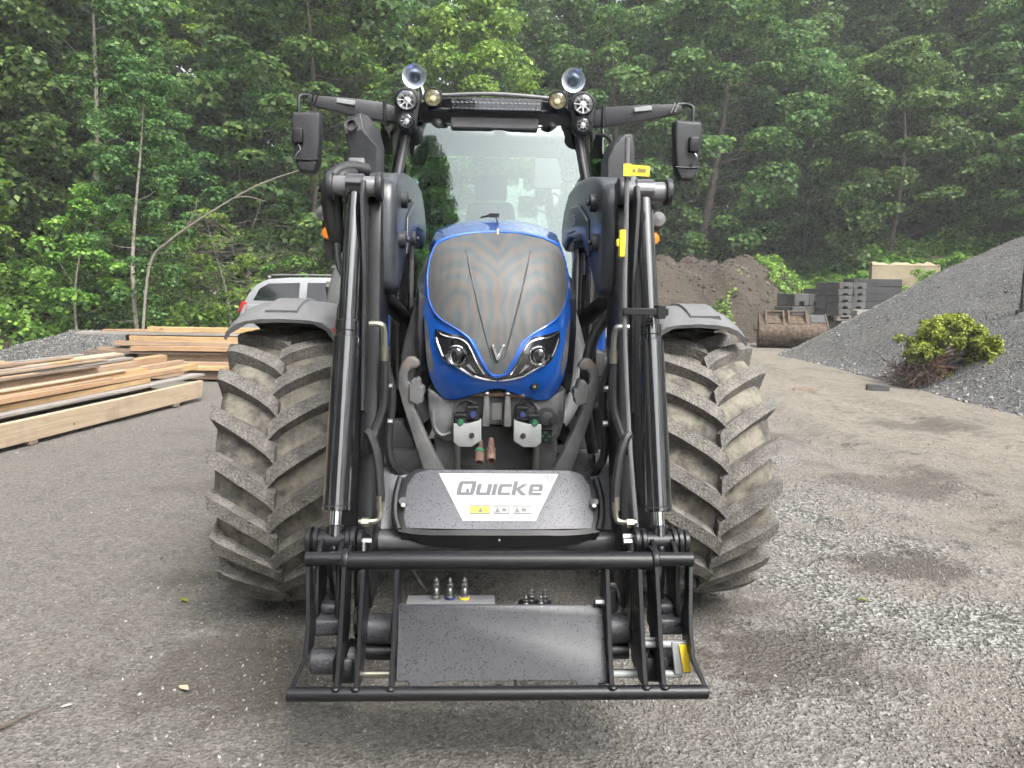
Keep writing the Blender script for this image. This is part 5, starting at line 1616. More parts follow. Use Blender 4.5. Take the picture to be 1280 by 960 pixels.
# ------------------------------------------------------------------ cab
def ws(x, z):     # windscreen surface
    return 5.28 + (z - 1.5) * .155 + .12 * x * x
WSO = [(-.50, 2.70), (.515, 2.70), (.60, 2.45), (.66, 2.15), (.705, 1.85), (.70, 1.45), (.55, 1.25), (-.55, 1.25), (-.70, 1.45), (-.68, 1.85), (-.615, 2.15), (-.555, 2.45)]
patch(WSO, ws, 'windscreen', 'windscreen_glass', TR, OFF, 0.08, 0, 60)
for s in (-1, 1):
    mb = MB()
    line = [(.575, 2.74), (.60, 2.6), (.645, 2.35), (.70, 2.1), (.745, 1.8), (.76, 1.4)]
    mb.loft([[(s * (x - .035), ws(x, z) - .015, z), (s * (x + .03), ws(x, z) - .02, z), (s * (x + .065), ws(x, z) + .08, z), (s * (x - .02), ws(x, z) + .08, z)] for x, z in line])
    pil = tp(mb, 'front_pillar', 'plastic_black', bevel=0.006, seg=2)
    mb = MB(); mb.tube([(s * (x - .002), ws(x, z) - .03, z) for x, z in line], .011, 6, 3)
    tp(mb, 'pillar_trim', 'plastic_grey', pil)
    mb = MB(); mb.box(min(s * .74, s * .80), max(s * .74, s * .80), 6.85, 6.93, 1.2, 2.78)
    mb.box(min(s * .76, s * .80), max(s * .76, s * .80), 6.05, 6.12, 1.2, 2.78)
    tp(mb, 'rear_pillar', 'plastic_black', bevel=0.008)
    # side and rear fender
    rings = []
    for i in range(13):
        a = R(20 + 110 * i / 12); yy_ = 6.6 - 1.03 * math.cos(a); zz_ = .88 + 1.03 * math.sin(a)
        rings.append([(s * .66, yy_, zz_), (s * 1.10, yy_, zz_), (s * 1.20, yy_ + .02, zz_ - .03), (s * 1.23, yy_ + .03, zz_ - .09), (s * 1.20, yy_ + .04, zz_ - .08), (s * 1.09, yy_ + .02, zz_ - .02), (s * .66, yy_ + .02, zz_ - .02)])
    mb = MB(); mb.loft(rings)
    tp(mb, 'rear_fender', 'plastic_grey', smooth=50)
    mb = MB(); mb.box(min(s * .755, s * .765), max(s * .755, s * .765), 5.45, 6.05, 1.3, 2.68)
    tp(mb, 'door_glass', 'windscreen_glass')
    mb = MB(); mb.tube([(s * .70, 5.30, 2.36), (s * .76, 5.24, 2.37), (s * .80, 5.22, 2.30), (s * .805, 5.22, 2.0)] if s < 0 else [(s * .69, 5.30, 2.60), (s * .75, 5.24, 2.59), (s * .79, 5.22, 2.50), (s * .81, 5.22, 2.1)], .014, 8, 5)
    tp(mb, 'grab_handle', 'plastic_black')
    # side light, amber indicator
    mb = MB(); mb.lathe([(.0, -.03), (.045, -.02), (.052, .0), (.05, .03), (0, .03)], (s * 1.13, 5.3, 2.06), (0, 1, 0), 20)
    tp(mb, 'marker_lamp', 'cast_grey')
    mb = MB(); mb.lathe([(.0, -.035), (.035, -.03), (.045, -.005), (.045, .03), (0, .03)], (s * 1.10, 5.3, 1.93), (0, 1, 0), 20)
    tp(mb, 'indicator_lamp', 'amber')
    mb = MB(); mb.bar((s * 1.13, 5.34, 2.12), (s * 1.10, 5.34, 1.75), .05, .04, (0, 1, 0)); mb.bar((s * 1.10, 5.36, 1.9), (s * .8, 5.4, 1.85), .04, .04)
    mb.tube([(s * 1.05, 5.3, 2.22), (s * 1.10, 5.28, 2.28), (s * 1.16, 5.3, 2.2)], .012, 6, 5)
    tp(mb, 'lamp_stalk', 'plastic_black', bevel=0.004)
# exhaust (left) and air intake (right)
mb = MB()
mb.loft([[(-.935, 4.98, 1.5), (-.745, 4.95, 1.5), (-.725, 5.2, 1.5), (-.92, 5.2, 1.5)], [(-.93, 4.98, 2.10), (-.73, 4.95, 2.10), (-.72, 5.2, 2.10), (-.91, 5.2, 2.10)],
         [(-.905, 4.98, 2.42), (-.715, 4.95, 2.44), (-.705, 5.18, 2.47), (-.89, 5.18, 2.45)], [(-.925, 4.97, 2.50), (-.80, 4.93, 2.53), (-.725, 5.12, 2.57), (-.89, 5.16, 2.56)], [(-.945, 4.98, 2.60), (-.825, 4.95, 2.645), (-.80, 5.10, 2.66), (-.92, 5.12, 2.62)]])
exh = tp(mb, 'exhaust_stack', 'plastic_dark', bevel=0.012, seg=3)
mb = MB(); mb.box(-.90, -.80, 4.93, 4.975, 1.5, 2.37); tp(mb, 'stack_rib', 'plastic_grey', exh, bevel=0.01, seg=2)
mb = MB(); mb.loft([[(-.918, y_ + .02, 2.515), (-.815, y_ - .01, 2.538), (-.832, y_, 2.622), (-.932, y_ + .025, 2.588)] for y_ in (4.945, 4.962)])
tp(mb, 'exhaust_outlet', 'cast_grey', exh)
mb = MB(); mb.lathe([(.034, -.012), (.034, .02), (.029, .02), (.027, -.006), (0, -.004)], (-.872, 4.95, 2.562), (-.3, -.93, .1), 18)
tp(mb, 'exhaust_pipe', 'chassis', exh)
mb = MB()
mb.loft([[(.725, 4.95, 1.5), (.915, 4.98, 1.5), (.90, 5.2, 1.5), (.715, 5.2, 1.5)], [(.72, 4.95, 2.15), (.915, 4.98, 2.15), (.90, 5.2, 2.15), (.71, 5.2, 2.15)], [(.715, 4.95, 2.40), (.895, 4.98, 2.40), (.885, 5.2, 2.42), (.71, 5.2, 2.42)],
         [(.76, 4.96, 2.49), (.895, 4.98, 2.47), (.885, 5.17, 2.50), (.75, 5.17, 2.52)], [(.82, 4.97, 2.555), (.875, 4.98, 2.56), (.87, 5.12, 2.575), (.815, 5.12, 2.57)]])
intk = tp(mb, 'air_intake', 'plastic_dark', bevel=0.012, seg=3)
mb = MB(); mb.box(.865, .905, 4.96, 4.985, 1.5, 2.36); tp(mb, 'intake_rib', 'plastic_grey', intk, bevel=0.008, seg=2)
# roof
mb = MB()
RO = [(-.66, 2.74), (-.60, 2.80), (-.42, 2.862), (-.2, 2.872), (.2, 2.872), (.42, 2.862), (.60, 2.80), (.66, 2.74), (.60, 2.715), (-.60, 2.715)]
mb.loft([[(x, 5.46 + .25 * x * x, z) for x, z in RO], [(x * 1.08, 5.75, z + .05 * (z > 2.75)) for x, z in RO], [(x * 1.25, 6.3, z + .10 * (z > 2.75)) for x, z in RO], [(x * 1.25, 6.95, z + .06 * (z > 2.75)) for x, z in RO]])
roof = tp(mb, 'roof', 'plastic_black', bevel=0.01, seg=2)
mb = MB(); mb.tube([(-.44, 5.47, 2.872), (0, 5.42, 2.884), (.44, 5.47, 2.872)], .013, 8, 6)
tp(mb, 'roof_edge', 'plastic_grey', roof)
mb = MB(); mb.box(-.285, .325, 5.38, 5.44, 2.765, 2.848)
lbar = tp(mb, 'light_bar', 'plastic_dark', roof, bevel=0.006)
for r2 in range(2):
    for k in range(20):
        x = -.265 + k * .030
        mb = MB(); mb.lathe([(.0, .003), (.009, .0), (.013, -.004)], (x, 5.380, 2.788 + r2 * .037), (0, 1, 0), 10)
        tp(mb, 'led_cell', 'chrome', roof, smooth=60)
mb = MB(); mb.box(-.28, .32, 5.368, 5.372, 2.77, 2.843); tp(mb, 'light_bar_lens', 'lens_glass', roof)
mb = MB(); mb.box(-.29, .31, 5.44, 5.56, 2.66, 2.735); tp(mb, 'sun_visor', 'cab_trim', roof, bevel=0.01)
mb = MB(); mb.cyl((-.44, 5.42, 2.775), (.44, 5.42, 2.775), .012, n=8); tp(mb, 'lamp_rail', 'plastic_black', roof)


def lamp(x, y, z, r, body, lens, name='work_lamp'):
    mb = MB(); mb.lathe([(r * 1.12, -.02), (r * 1.12, .02), (r * .9, .06), (r * .3, .075), (0, .075)], (x, y, z), (0, 1, 0), 26); mb.lathe([(r * 1.12, -.02), (r, -.026), (r * .98, -.01)], (x, y, z), (0, 1, 0), 26)
    b = tp(mb, name, body)
    mb = MB(); mb.lathe([(r, -.012), (r * .8, .012), (r * .42, .03), (r * .36, .006), (0, .002)], (x, y, z), (0, 1, 0), 24)
    tp(mb, 'reflector', lens, b)
    mb = MB()
    for k in range(8):
        a = 2 * PI * k / 8
        mb.bar((x + r * .38 * math.cos(a), y - .004, z + r * .38 * math.sin(a)), (x + r * .95 * math.cos(a), y - .010, z + r * .95 * math.sin(a)), .004, .01, (0, 1, 0))
    tp(mb, 'reflector_rib', lens, b)
    mb = MB(); mb.lathe([(r, -.015), (r * .7, -.024), (r * .35, -.028), (0, -.029)], (x, y, z), (0, 1, 0), 24)
    tp(mb, 'lens', 'lens_glass', b)
    return b


for s, dx in ((-1, -.578), (1, .602)):
    mb = MB(); rings = []
    ol = []
    for k in range(13):
        a = PI * k / 12; ol.append((dx + .092 * math.cos(a), 2.815 + .092 * math.sin(a)))
    for k in range(13):
        a = PI + PI * k / 12; ol.append((dx + s * .004 + .068 * math.cos(a), 2.68 + .066 * math.sin(a)))
    mb.prism(ol, 'y', 5.37, 5.47)
    tp(mb, 'lamp_housing', 'plastic_black', bevel=0.012, seg=2)
    lamp(dx, 5.352, 2.815, .066, 'plastic_black', 'lamp_clear')
    lamp(dx + s * .004, 5.352, 2.68, .050, 'plastic_black', 'lamp_clear')
    lx = -.405 if s < 0 else .430
    lamp(lx, 5.36, 2.835, .058, 'plastic_black', 'lamp_pale')
    # chrome trumpet horn on the roof corner
    hx = -.535 if s < 0 else .540
    mb = MB(); mb.lathe([(.0, .30), (.018, .30), (.020, .12), (.030, .05), (.050, .012), (.073, -.008), (.080, -.010), (.081, -.004), (.070, .0), (.050, .02), (.032, .05), (.02, .12), (.0, .13)], (hx, 5.42, 2.985), (0, 1, .04), 32)
    hn = tp(mb, 'horn', 'horn_metal', smooth=60)
    mb = MB(); mb.cyl((hx + .03 * -s, 5.5, 2.965), (hx + .06 * -s, 5.5, 2.86), .018, n=10)
    tp(mb, 'horn_bracket', 'horn_metal', hn)
    # sun-visor pods and inner lamps hanging behind the glass corners
    mb = MB(); mb.ball((s * .40 + .012, 5.58, 2.67), .062, .05, .085); tp(mb, 'inner_pod', 'plastic_black')
    mb = MB(); mb.ball((s * .53 + .012, 5.62, 2.58), .07, .06, .16); tp(mb, 'inner_pod', 'plastic_black')
    # mirror arm: from roof corner out to the mirror
    A = Vector((s * .66 + .01, 5.42, 2.765)); B = Vector((s * 1.285 + .02, 5.30, 2.845))
    mb = MB()
    rr = []
    for q, hh, dd in ((.0, .050, .05), (.12, .056, .05), (.2, .064, .05), (.55, .055, .045), (.92, .036, .03), (1.0, .024, .02)):
        c = A + (B - A) * q - Vector((0, 0, .018 * (q - .2) if q > .2 else 0))
        rr.append([c + Vector((0, -dd, -hh)), c + Vector((0, dd, -hh)), c + Vector((0, dd, hh)), c + Vector((0, -dd, hh))])
    mb.loft(rr)
    ma = tp(mb, 'mirror_arm', 'plastic_dark', bevel=0.010, seg=2)
    c = A + (B - A) * .58
    mb = MB(); mb.obox(c + Vector((0, -.05, .015)), .125, .02, .032, Matrix.Rotation(R(s * -7), 3, 'Y')); tp(mb, 'arm_lamp', 'white_plastic', ma, bevel=0.004)
    c = A + (B - A) * .16
    mb = MB(); mb.obox(c + Vector((0, -.01, .0)), .022, .12, .145); tp(mb, 'arm_hinge', 'plastic_black', ma, bevel=0.006)
    for q in (.90, .94):
        c = A + (B - A) * q
        mb = MB(); mb.bar(c + Vector((-.012, -.035, -.035)), c + Vector((.014, -.035, .03)), .008, .01, (0, 1, 0)); tp(mb, 'cable_tie', 'gloss_black', ma)
    mx_ = s * 1.338 + (.02 if s < 0 else .045)
    mb = MB(); mb.tube([B + Vector((-s * .03, 0, .015)), B + Vector((s * .03, 0, .02)), (mx_ + s * .0, 5.28, 2.84), (mx_, 5.27, 2.77), (mx_, 5.27, 2.60)], .012, 10, 6)
    tp(mb, 'mirror_tube', 'plastic_dark', ma)
    # mirror head, back towards us
    cx = -1.265 if s < 0 else 1.348
    bo = [(-.088, .205), (.090, .215), (.100, .19), (.094, .02), (.075, -.14), (.045, -.195), (-.045, -.195), (-.068, -.16), (-.092, -.0), (-.100, .18)]
    bo = [(cx + (-x * s), 2.535 + z) for x, z in bo]
    mb = MB()
    mid = (cx, 2.535)
    mb.loft([[(x, 5.33, z) for x, z in bo], [(x, 5.25, z) for x, z in bo], [(mid[0] + (x - mid[0]) * .88, 5.225, mid[1] + (z - mid[1]) * .92) for x, z in bo]])
    mh = tp(mb, 'mirror', 'plastic_dark', bevel=0.008, seg=3)
    mb = MB(); mb.obox((mx_, 5.215, 2.58), .072, .05, .105); tp(mb, 'mirror_clamp', 'plastic_black', mh, bevel=0.012, seg=3)
    mb = MB(); mb.tube([(cx - .085 * 1, 5.224, 2.43), (cx, 5.220, 2.425), (cx + .085, 5.224, 2.43)], .006, 6, 4); tp(mb, 'mirror_seam', 'plastic_black', mh)
    mb = MB(); mb.tube([(mx_, 5.21, 2.53), (mx_ + .02, 5.20, 2.49), (mx_ - .01, 5.205, 2.455), (mx_ - .015, 5.215, 2.43)], .0045, 5, 6); tp(mb, 'mirror_cable', 'plastic_grey' if s < 0 else 'gloss_black', mh)
    mb = MB(); mb.prism([(mid[0] + (x - mid[0]) * .9, mid[1] + (z - mid[1]) * .93) for x, z in bo], 'y', 5.331, 5.335); tp(mb, 'mirror_glass', 'chrome', mh)
    ma.location.y += .2; mh.location.y += .2

# cab body, seat, wheel, rear glass
mb = MB(); mb.box(-.74, .74, 5.35, 6.95, 1.02, 1.22); mb.box(-.60, .60, 5.3, 5.36, 1.1, 1.5)
tp(mb, 'cab_floor', 'plastic_black', bevel=0.01)
mb = MB(); mb.prism([(5.40, 1.2), (5.40, 1.72), (5.52, 1.83), (5.66, 1.72), (5.7, 1.2)], 'x', -.30, .30)
tp(mb, 'dashboard', 'cab_trim', bevel=0.04, seg=3)
ring = [(.21 * math.cos(2 * PI * k / 28), .21 * math.sin(2 * PI * k / 28)) for k in range(29)]
mt = Matrix.Rotation(R(28), 3, 'X')
mb = MB(); mb.tube([Vector((0.0, 5.80, 1.97)) + mt @ Vector((a, b, 0)) for a, b in ring], .015, 8, 2)
for k in range(3):
    a = 2 * PI * k / 3 + .5
    mb.bar(Vector((0, 5.80, 1.97)) + mt @ Vector((.03 * math.cos(a), .03 * math.sin(a), -.02)), Vector((0, 5.80, 1.97)) + mt @ Vector((.2 * math.cos(a), .2 * math.sin(a), 0)), .03, .014)
mb.cyl((0, 5.62, 1.6), (0, 5.78, 1.94), .035, n=12)
tp(mb, 'steering_wheel', 'plastic_black')
mb = MB(); mb.box(-.26, .26, 6.10, 6.6, 1.50, 1.66)
seat = tp(mb, 'seat', 'seat_cloth', bevel=0.05, seg=3)
mb = MB(); mb.loft([[(x * w, 6.55 + y + k * .06, z) for x, y in ((-.24, 0), (.24, 0), (.24, .14), (-.24, .14))] for k, (w, z) in enumerate(((1, 1.62), (1.02, 1.95), (.8, 2.30)))])
tp(mb, 'backrest', 'seat_cloth', seat, bevel=0.04, seg=3)
mb = MB(); mb.box(-.14, .14, 6.70, 6.79, 2.32, 2.52); tp(mb, 'headrest', 'seat_cloth', seat, bevel=0.03, seg=3)
mb = MB(); mb.box(.36, .62, 6.0, 6.6, 1.5, 1.75); tp(mb, 'armrest_console', 'cab_trim', bevel=0.03, seg=2)
mb = MB(); mb.box(.30, .50, 5.70, 5.73, 2.30, 2.52); mb.tube([(.4, 5.74, 2.4), (.62, 5.7, 2.35)], .012, 6); tp(mb, 'terminal_screen', 'gloss_black', bevel=0.008)
mb = MB(); mb.box(-.70, .70, 6.93, 6.94, 1.35, 2.70); rg = tp(mb, 'rear_window', 'windscreen_glass')
ptext('TEMILJO AS', .14, 'white_decal', TR, (-.03, 6.945, 2.50), (R(90), 0, R(180)), 'rear_window_lettering', spacing=1.1)
# wiper, step and remaining dark boxes low beside the engine
mb = MB(); mb.tube([(.10, 5.22, 1.60), (.0, 5.25, 1.85), (-.25, 5.25, 1.95)], .008, 6); tp(mb, 'wiper', 'plastic_black')
for s in (-1, 1):
    mb = MB(); mb.box(min(s * .46, s * .80), max(s * .46, s * .80), 5.0, 5.9, .55, 1.15); tp(mb, 'fuel_tank', 'plastic_black', bevel=0.03, seg=2)
    mb = MB(); mb.box(min(s * .50, s * .78), max(s * .50, s * .78), 4.9, 5.02, .45, .50); tp(mb, 'step', 'plastic_black', bevel=0.006)
# blue side of the cab base, seen through the gap at the right
mb = MB(); mb.box(.60, .80, 5.30, 5.45, 1.15, 1.85); tp(mb, 'cab_corner', 'blue_paint', bevel=0.03, seg=2)
mb = MB(); mb.box(-.80, -.60, 5.30, 5.45, 1.15, 1.75); tp(mb, 'cab_corner', 'blue_paint', bevel=0.03, seg=2)

# ================================================================== things around the yard
ORD = ['first', 'second', 'third', 'fourth', 'fifth', 'sixth', 'seventh', 'eighth', 'ninth', 'tenth', 'eleventh', 'twelfth']


def woodmat(name, a, b, stain=(0.12, 0.10, 0.085), amt=0.35):
    t = NT(name); c = t.coord()
    oi = t.new('ShaderNodeObjectInfo').outputs['Random']
    vec = t.new('ShaderNodeVectorMath', operation='ADD'); t.l.new(c, vec.inputs[0])
    cmb = t.new('ShaderNodeCombineXYZ'); t.l.new(t.math('MULTIPLY', oi, 37.0), cmb.inputs[1]); t.l.new(cmb.outputs[0], vec.inputs[1])
    mp = t.new('ShaderNodeMapping'); mp.inputs['Scale'].default_value = (0.7, 14.0, 14.0); t.l.new(vec.outputs[0], mp.inputs[0])
    g = t.noise(mp.outputs[0], 2.2, 7, 0.65, 0.6)
    k = t.voro(vec.outputs[0], 3.2)
    col = t.mix(t.ramp(g, [(0.28, 0.0), (0.72, 1.0)]), a, b)
    col = t.mix(t.ramp(k, [(0.03, 0.85), (0.075, 0.0)]), col, (0.16, 0.075, 0.035))
    s = t.noise(vec.outputs[0], 1.6, 6, 0.7)
    col = t.mix(t.ramp(s, [(0.5, 0.0), (0.72, amt)]), col, stain)
    t.set(Base_Color=col, Roughness=0.8)
    t.bump(g, 0.003, 0.5)


woodmat('wood_fresh', (0.26, 0.15, 0.08), (0.44, 0.29, 0.165), amt=0.5)
woodmat('wood_yellow', (0.32, 0.195, 0.085), (0.47, 0.33, 0.17), amt=0.45)
woodmat('wood_tan', (0.21, 0.14, 0.09), (0.39, 0.285, 0.195), amt=0.5)
woodmat('wood_grey', (0.16, 0.145, 0.13), (0.32, 0.295, 0.27))
woodmat('wood_dark', (0.09, 0.065, 0.05), (0.22, 0.165, 0.125))
woodmat('wood_pale', (0.34, 0.25, 0.165), (0.50, 0.40, 0.29), amt=0.55)


def plank(L, w, h, m, far, d, v, z, du, label, tilt=0.0, yaw=0.0):
    """board of length L whose far end sits du beyond the stack's end; v across, z underside"""
    rz = math.atan2(d[1], d[0]) + yaw
    perp = Vector((d[1], -d[0], 0))
    p = Vector((far[0], far[1], 0)) - Vector((d[0], d[1], 0)) * du + perp * v
    mb = MB()
    bow = random.uniform(-.015, .015)
    mb.loft([[(x, -w / 2, -h / 2 + bow * math.sin(PI * x / L)), (x, w / 2, -h / 2 + bow * math.sin(PI * x / L)), (x, w / 2, h / 2 + bow * math.sin(PI * x / L)), (x, -w / 2, h / 2 + bow * math.sin(PI * x / L))] for x in np.linspace(0, L, 5)])
    o = mb.build('plank', m, None, bevel=min(w, h) * 0.07, label=label, category='plank', group='sawn boards in the lumber stacks')
    o.location = (p.x, p.y, z + h / 2); o.rotation_euler = (tilt, 0, rz)
    return o


# near stack: boards run towards the camera on the left; v is negative to the left
FAR = (-4.22, 10.3); D = (-.152, -.988)
plank(6.0, .05, .225, 'wood_pale', FAR, D, -.02, .045, 0, 'wide pale board standing on edge, nearest of the left lumber stack', tilt=R(-6))
plank(6.0, .20, .028, 'wood_grey', FAR, D, .10, .315, .15, 'thin weathered grey board lying just above the wide edge board', yaw=R(.3))
rows = [(.16, .345, -.9, .11, .06, 'wood_yellow', 'short-ended yellow board, first above the thin grey board'), (.17, .405, -.2, .11, .055, 'wood_fresh', 'yellow board with a dark end gap in the near stack'),
        (.28, .375, .35, .12, .08, 'wood_yellow', 'stubby yellow board end sticking out furthest in the near stack'), (.30, .455, -.75, .12, .05, 'wood_yellow', 'light yellow board in the middle of the near stack slope'),
        (.42, .43, .25, .12, .08, 'wood_tan', 'square brown board end behind the dark gap, near stack'), (.44, .51, -.7, .12, .07, 'wood_tan', 'round-edged orange tan board along the near stack'),
        (.58, .50, .1, .12, .09, 'wood_fresh', 'orange board end beside the square brown one'), (.60, .59, -.6, .15, .03, 'wood_grey', 'flat greyish board with knots on the near stack'),
        (.76, .58, -.55, .15, .05, 'wood_dark', 'dark brown board running up the near stack'), (.92, .60, -.35, .16, .045, 'wood_pale', 'pale top board at the crest of the near stack'),
        (1.10, .56, -.9, .16, .045, 'wood_tan', 'tan board just behind the crest of the near stack')]
for v, z, du, w, h, m, lab in rows:
    plank(6.0, w, h, m, FAR, D, v, z, du, lab, yaw=R(random.uniform(-.9, .9)), tilt=R(random.uniform(-4, 4)))
up = [(1.00, .64, -2.1, .2, .05, 'wood_fresh'), (1.22, .62, -2.0, .2, .07, 'wood_pale'), (1.42, .63, -2.2, .16, .09, 'wood_tan'), (1.10, .695, -2.5, .2, .06, 'wood_yellow'), (1.34, .72, -2.6, .18, .07, 'wood_fresh'),
      (1.55, .72, -2.3, .16, .06, 'wood_grey'), (1.25, .79, -2.9, .2, .055, 'wood_tan'), (1.46, .80, -2.7, .15, .06, 'wood_yellow'), (1.66, .79, -2.45, .16, .05, 'wood_pale'), (1.38, .86, -3.1, .22, .06, 'wood_dark')]
for i, (v, z, du, w, h, m) in enumerate(up):
    plank(5.0, w, h, m, FAR, D, v, z, du, f'{ORD[i]} board up from the crest in the high left part of the near stack', yaw=R(random.uniform(-1.4, 1.4)), tilt=R(random.uniform(-5, 5)))
for i, (v, z) in enumerate([(.22, .05), (.50, .05), (.80, .05), (1.15, .05), (1.5, .05), (.35, .24), (.72, .24), (1.1, .24), (1.5, .24), (.62, .38), (.98, .40), (1.35, .40), (1.62, .40)]):
    plank(5.4, .26, .17 if z < .3 else .15, random.choice(['wood_tan', 'wood_grey', 'wood_dark']), FAR, D, v, z, -.55 - .08 * (i % 3), f'{ORD[i % 12] if i < 12 else "last"} lower board in the shaded underside of the near stack')
for i, (v, z, du, w, m) in enumerate([(.14, .468, -1.6, .07, 'wood_tan'), (.26, .512, -1.2, .08, 'wood_pale'), (.37, .588, -1.5, .07, 'wood_dark'), (.47, .590, -2.3, .09, 'wood_fresh'), (.56, .626, -1.1, .07, 'wood_tan'),
                                      (.66, .636, -1.9, .08, 'wood_grey'), (.74, .638, -1.3, .07, 'wood_yellow'), (.84, .652, -2.0, .09, 'wood_dark'), (.93, .652, -1.2, .06, 'wood_tan'), (1.04, .655, -.9, .08, 'wood_grey')]):
    plank(4.5, w, .018, m, FAR, D, v, z, du, f'{ORD[i]} thin lath from the yard side lying on the near stack', yaw=R(random.uniform(-1.2, 1.2)))
for k in range(2):
    mb = MB(); mb.obox((0, 0, 0), 2.0, .1, .045)
    o = mb.build('bearer', 'wood_dark', None, bevel=.004, label=('far' if k == 0 else 'near') + ' timber bearer on the ground under the near lumber stack', category='bearer')
    p = Vector((FAR[0], FAR[1], .023)) + Vector((D[0], D[1], 0)) * (.6 + 2.4 * k) + Vector((D[1], -D[0], 0)) * .95
    o.location = p; o.rotation_euler = (0, 0, math.atan2(D[1], D[0]) + PI / 2)

# far stack: boards lie across, ends towards the left
FS = [(-7.10, -4.0, 12.5, .02, .16, .30, 'wood_grey', 'grey bottom board of the far lumber stack'), (-6.2, -3.6, 12.35, .03, .15, .26, 'wood_tan', 'tan lower board in front of the far lumber stack'),
      (-6.4, -3.8, 12.45, .19, .11, .3, 'wood_tan', 'brown board second from the bottom of the far stack'), (-5.2, -4.55, 12.2, .19, .06, .2, 'wood_yellow', 'short orange board end leaning before the far stack'),
      (-6.1, -3.7, 12.6, .30, .11, .25, 'wood_pale', 'pale wide board below the dark one in far stack'), (-6.95, -3.8, 12.5, .415, .035, .32, 'wood_dark', 'thin dark board across the middle of the far stack'),
      (-6.75, -3.7, 12.55, .455, .05, .2, 'wood_tan', 'brown board just above the dark one, far stack'), (-6.15, -4.05, 12.4, .46, .075, .14, 'wood_fresh', 'reddish board end on the right of the far stack'),
      (-6.45, -4.15, 12.5, .54, .075, .2, 'wood_tan', 'tan board under the yellow one in the far stack'), (-6.2, -3.85, 12.5, .62, .085, .16, 'wood_yellow', 'thick yellow board below the grey slat, far stack'),
      (-7.1, -3.75, 12.6, .71, .04, .26, 'wood_grey', 'long grey brown slat reaching out left on the far stack'), (-6.75, -4.5, 12.7, .755, .03, .10, 'wood_fresh', 'thin yellow strip end on top of the far stack'),
      (-5.95, -4.1, 12.6, .76, .085, .16, 'wood_yellow', 'topmost bright yellow board of the far stack')]
for x0, x1, y, z, h, w, m, lab in FS:
    plank(x1 - x0, w, h, m, (x0, y), (1, 0), 0, z, 0, lab, yaw=R(random.uniform(-1.0, 1.0)))
for i, (x0, x1, z) in enumerate([(-6.6, -3.8, .02), (-6.5, -3.8, .20), (-6.5, -3.9, .40), (-6.4, -4.0, .58)]):
    plank(x1 - x0, .5, .155, 'wood_dark', (x0, 12.95), (1, 0), 0, z, 0, f'{ORD[i]} wide dark board from the ground at the back of far stack')

# ------------------------------------------------------------------ parked car
CARY = 15.15
car = thing('parked_car', 'silver white estate car parked behind the lumber stack', 'car', (-3.3, CARY + .88, 0))
def cpart(mb, name, m, parent=None, **kw):
    return mb.build(name, m, parent or car, (3.3, -(CARY + .88), 0), **kw)
lowb = [(-5.36, .32), (-5.42, .55), (-5.38, .98), (-5.30, 1.17), (-2.2, 1.12), (-1.25, 1.02), (-1.0, .82), (-.98, .45), (-1.05, .30)]
mb = MB()
for w0, w1 in ((.0, .88),):
    rings = []
    for dy, k in ((-.88, .985), (-.84, 1.0), (.84, 1.0), (.88, .985)):
        rings.append([((x + 3.3) * k - 3.3, CARY + .88 + dy, .70 + (z - .70) * k) for x, z in lowb])
    mb.loft(rings)
body = cpart(mb, 'body', 'car_paint', bevel=.02, seg=2)
gh = [(-5.30, 1.16), (-5.20, 1.36), (-5.05, 1.55), (-4.82, 1.655), (-4.4, 1.69), (-3.3, 1.70), (-2.75, 1.64), (-1.95, 1.12)]
rings = []
for dy, top in ((-.87, 0), (-.72, 1), (.72, 1), (.87, 0)):
    rings.append([((x if top else x), CARY + .88 + (dy if top or z < 1.2 else math.copysign(abs(dy) - .14 * (z - 1.16) / .53, dy)), z) for x, z in gh])
mb = MB(); mb.loft(rings)
cpart(mb, 'cabin', 'car_paint', bevel=.015, seg=2)
def side(z): return CARY + .01 + .14 * max(0, z - 1.16) / .53 - .006
for wn_ in ([(-5.10, 1.24), (-4.99, 1.46), (-4.82, 1.565), (-4.2, 1.59), (-4.21, 1.235)], [(-4.06, 1.235), (-4.05, 1.59), (-3.35, 1.60), (-3.32, 1.23)], [(-3.2, 1.23), (-3.22, 1.60), (-2.85, 1.57), (-2.2, 1.20)]):
    mb = MB(); mb.loft([[(x, side(z) + d_, z) for x, z in wn_] for d_ in (-.004, .01)])
    cpart(mb, 'side_window', 'dark_glass')
mb = MB(); mb.loft([[(-5.435, CARY + .03, .98), (-5.435, CARY + .28, .98), (-5.36, CARY + .28, 1.22), (-5.33, CARY + .015, 1.22)], [(-5.22, CARY - .006, .99), (-5.2, CARY + .28, .99), (-5.2, CARY + .28, 1.2), (-5.22, CARY + .0, 1.2)]])
cpart(mb, 'tail_light', 'red_plastic', bevel=.01)
mb = MB(); mb.tube([(-4.8, CARY + .2, 1.68), (-4.7, CARY + .2, 1.735), (-3.0, CARY + .2, 1.74), (-2.85, CARY + .2, 1.68)], .016, 8, 5)
cpart(mb, 'roof_rail', 'steel')
mb = MB(); mb.prism([(-5.20, 1.28), (-5.0, 1.60), (-4.99, 1.60), (-5.19, 1.28)], 'y', CARY + .2, CARY + 1.5)
cpart(mb, 'rear_screen', 'dark_glass')
for x in (-4.6, -1.85):
    for yy_ in (CARY + .10, CARY + 1.66):
        mb = MB(); mb.lathe([(.0, -.09), (.20, -.09), (.22, -.11), (.30, -.10), (.325, -.05), (.325, .05), (.30, .1), (0, .1)], (x, yy_, .325), (0, 1, 0), 28)
        cpart(mb, 'wheel', 'hose')

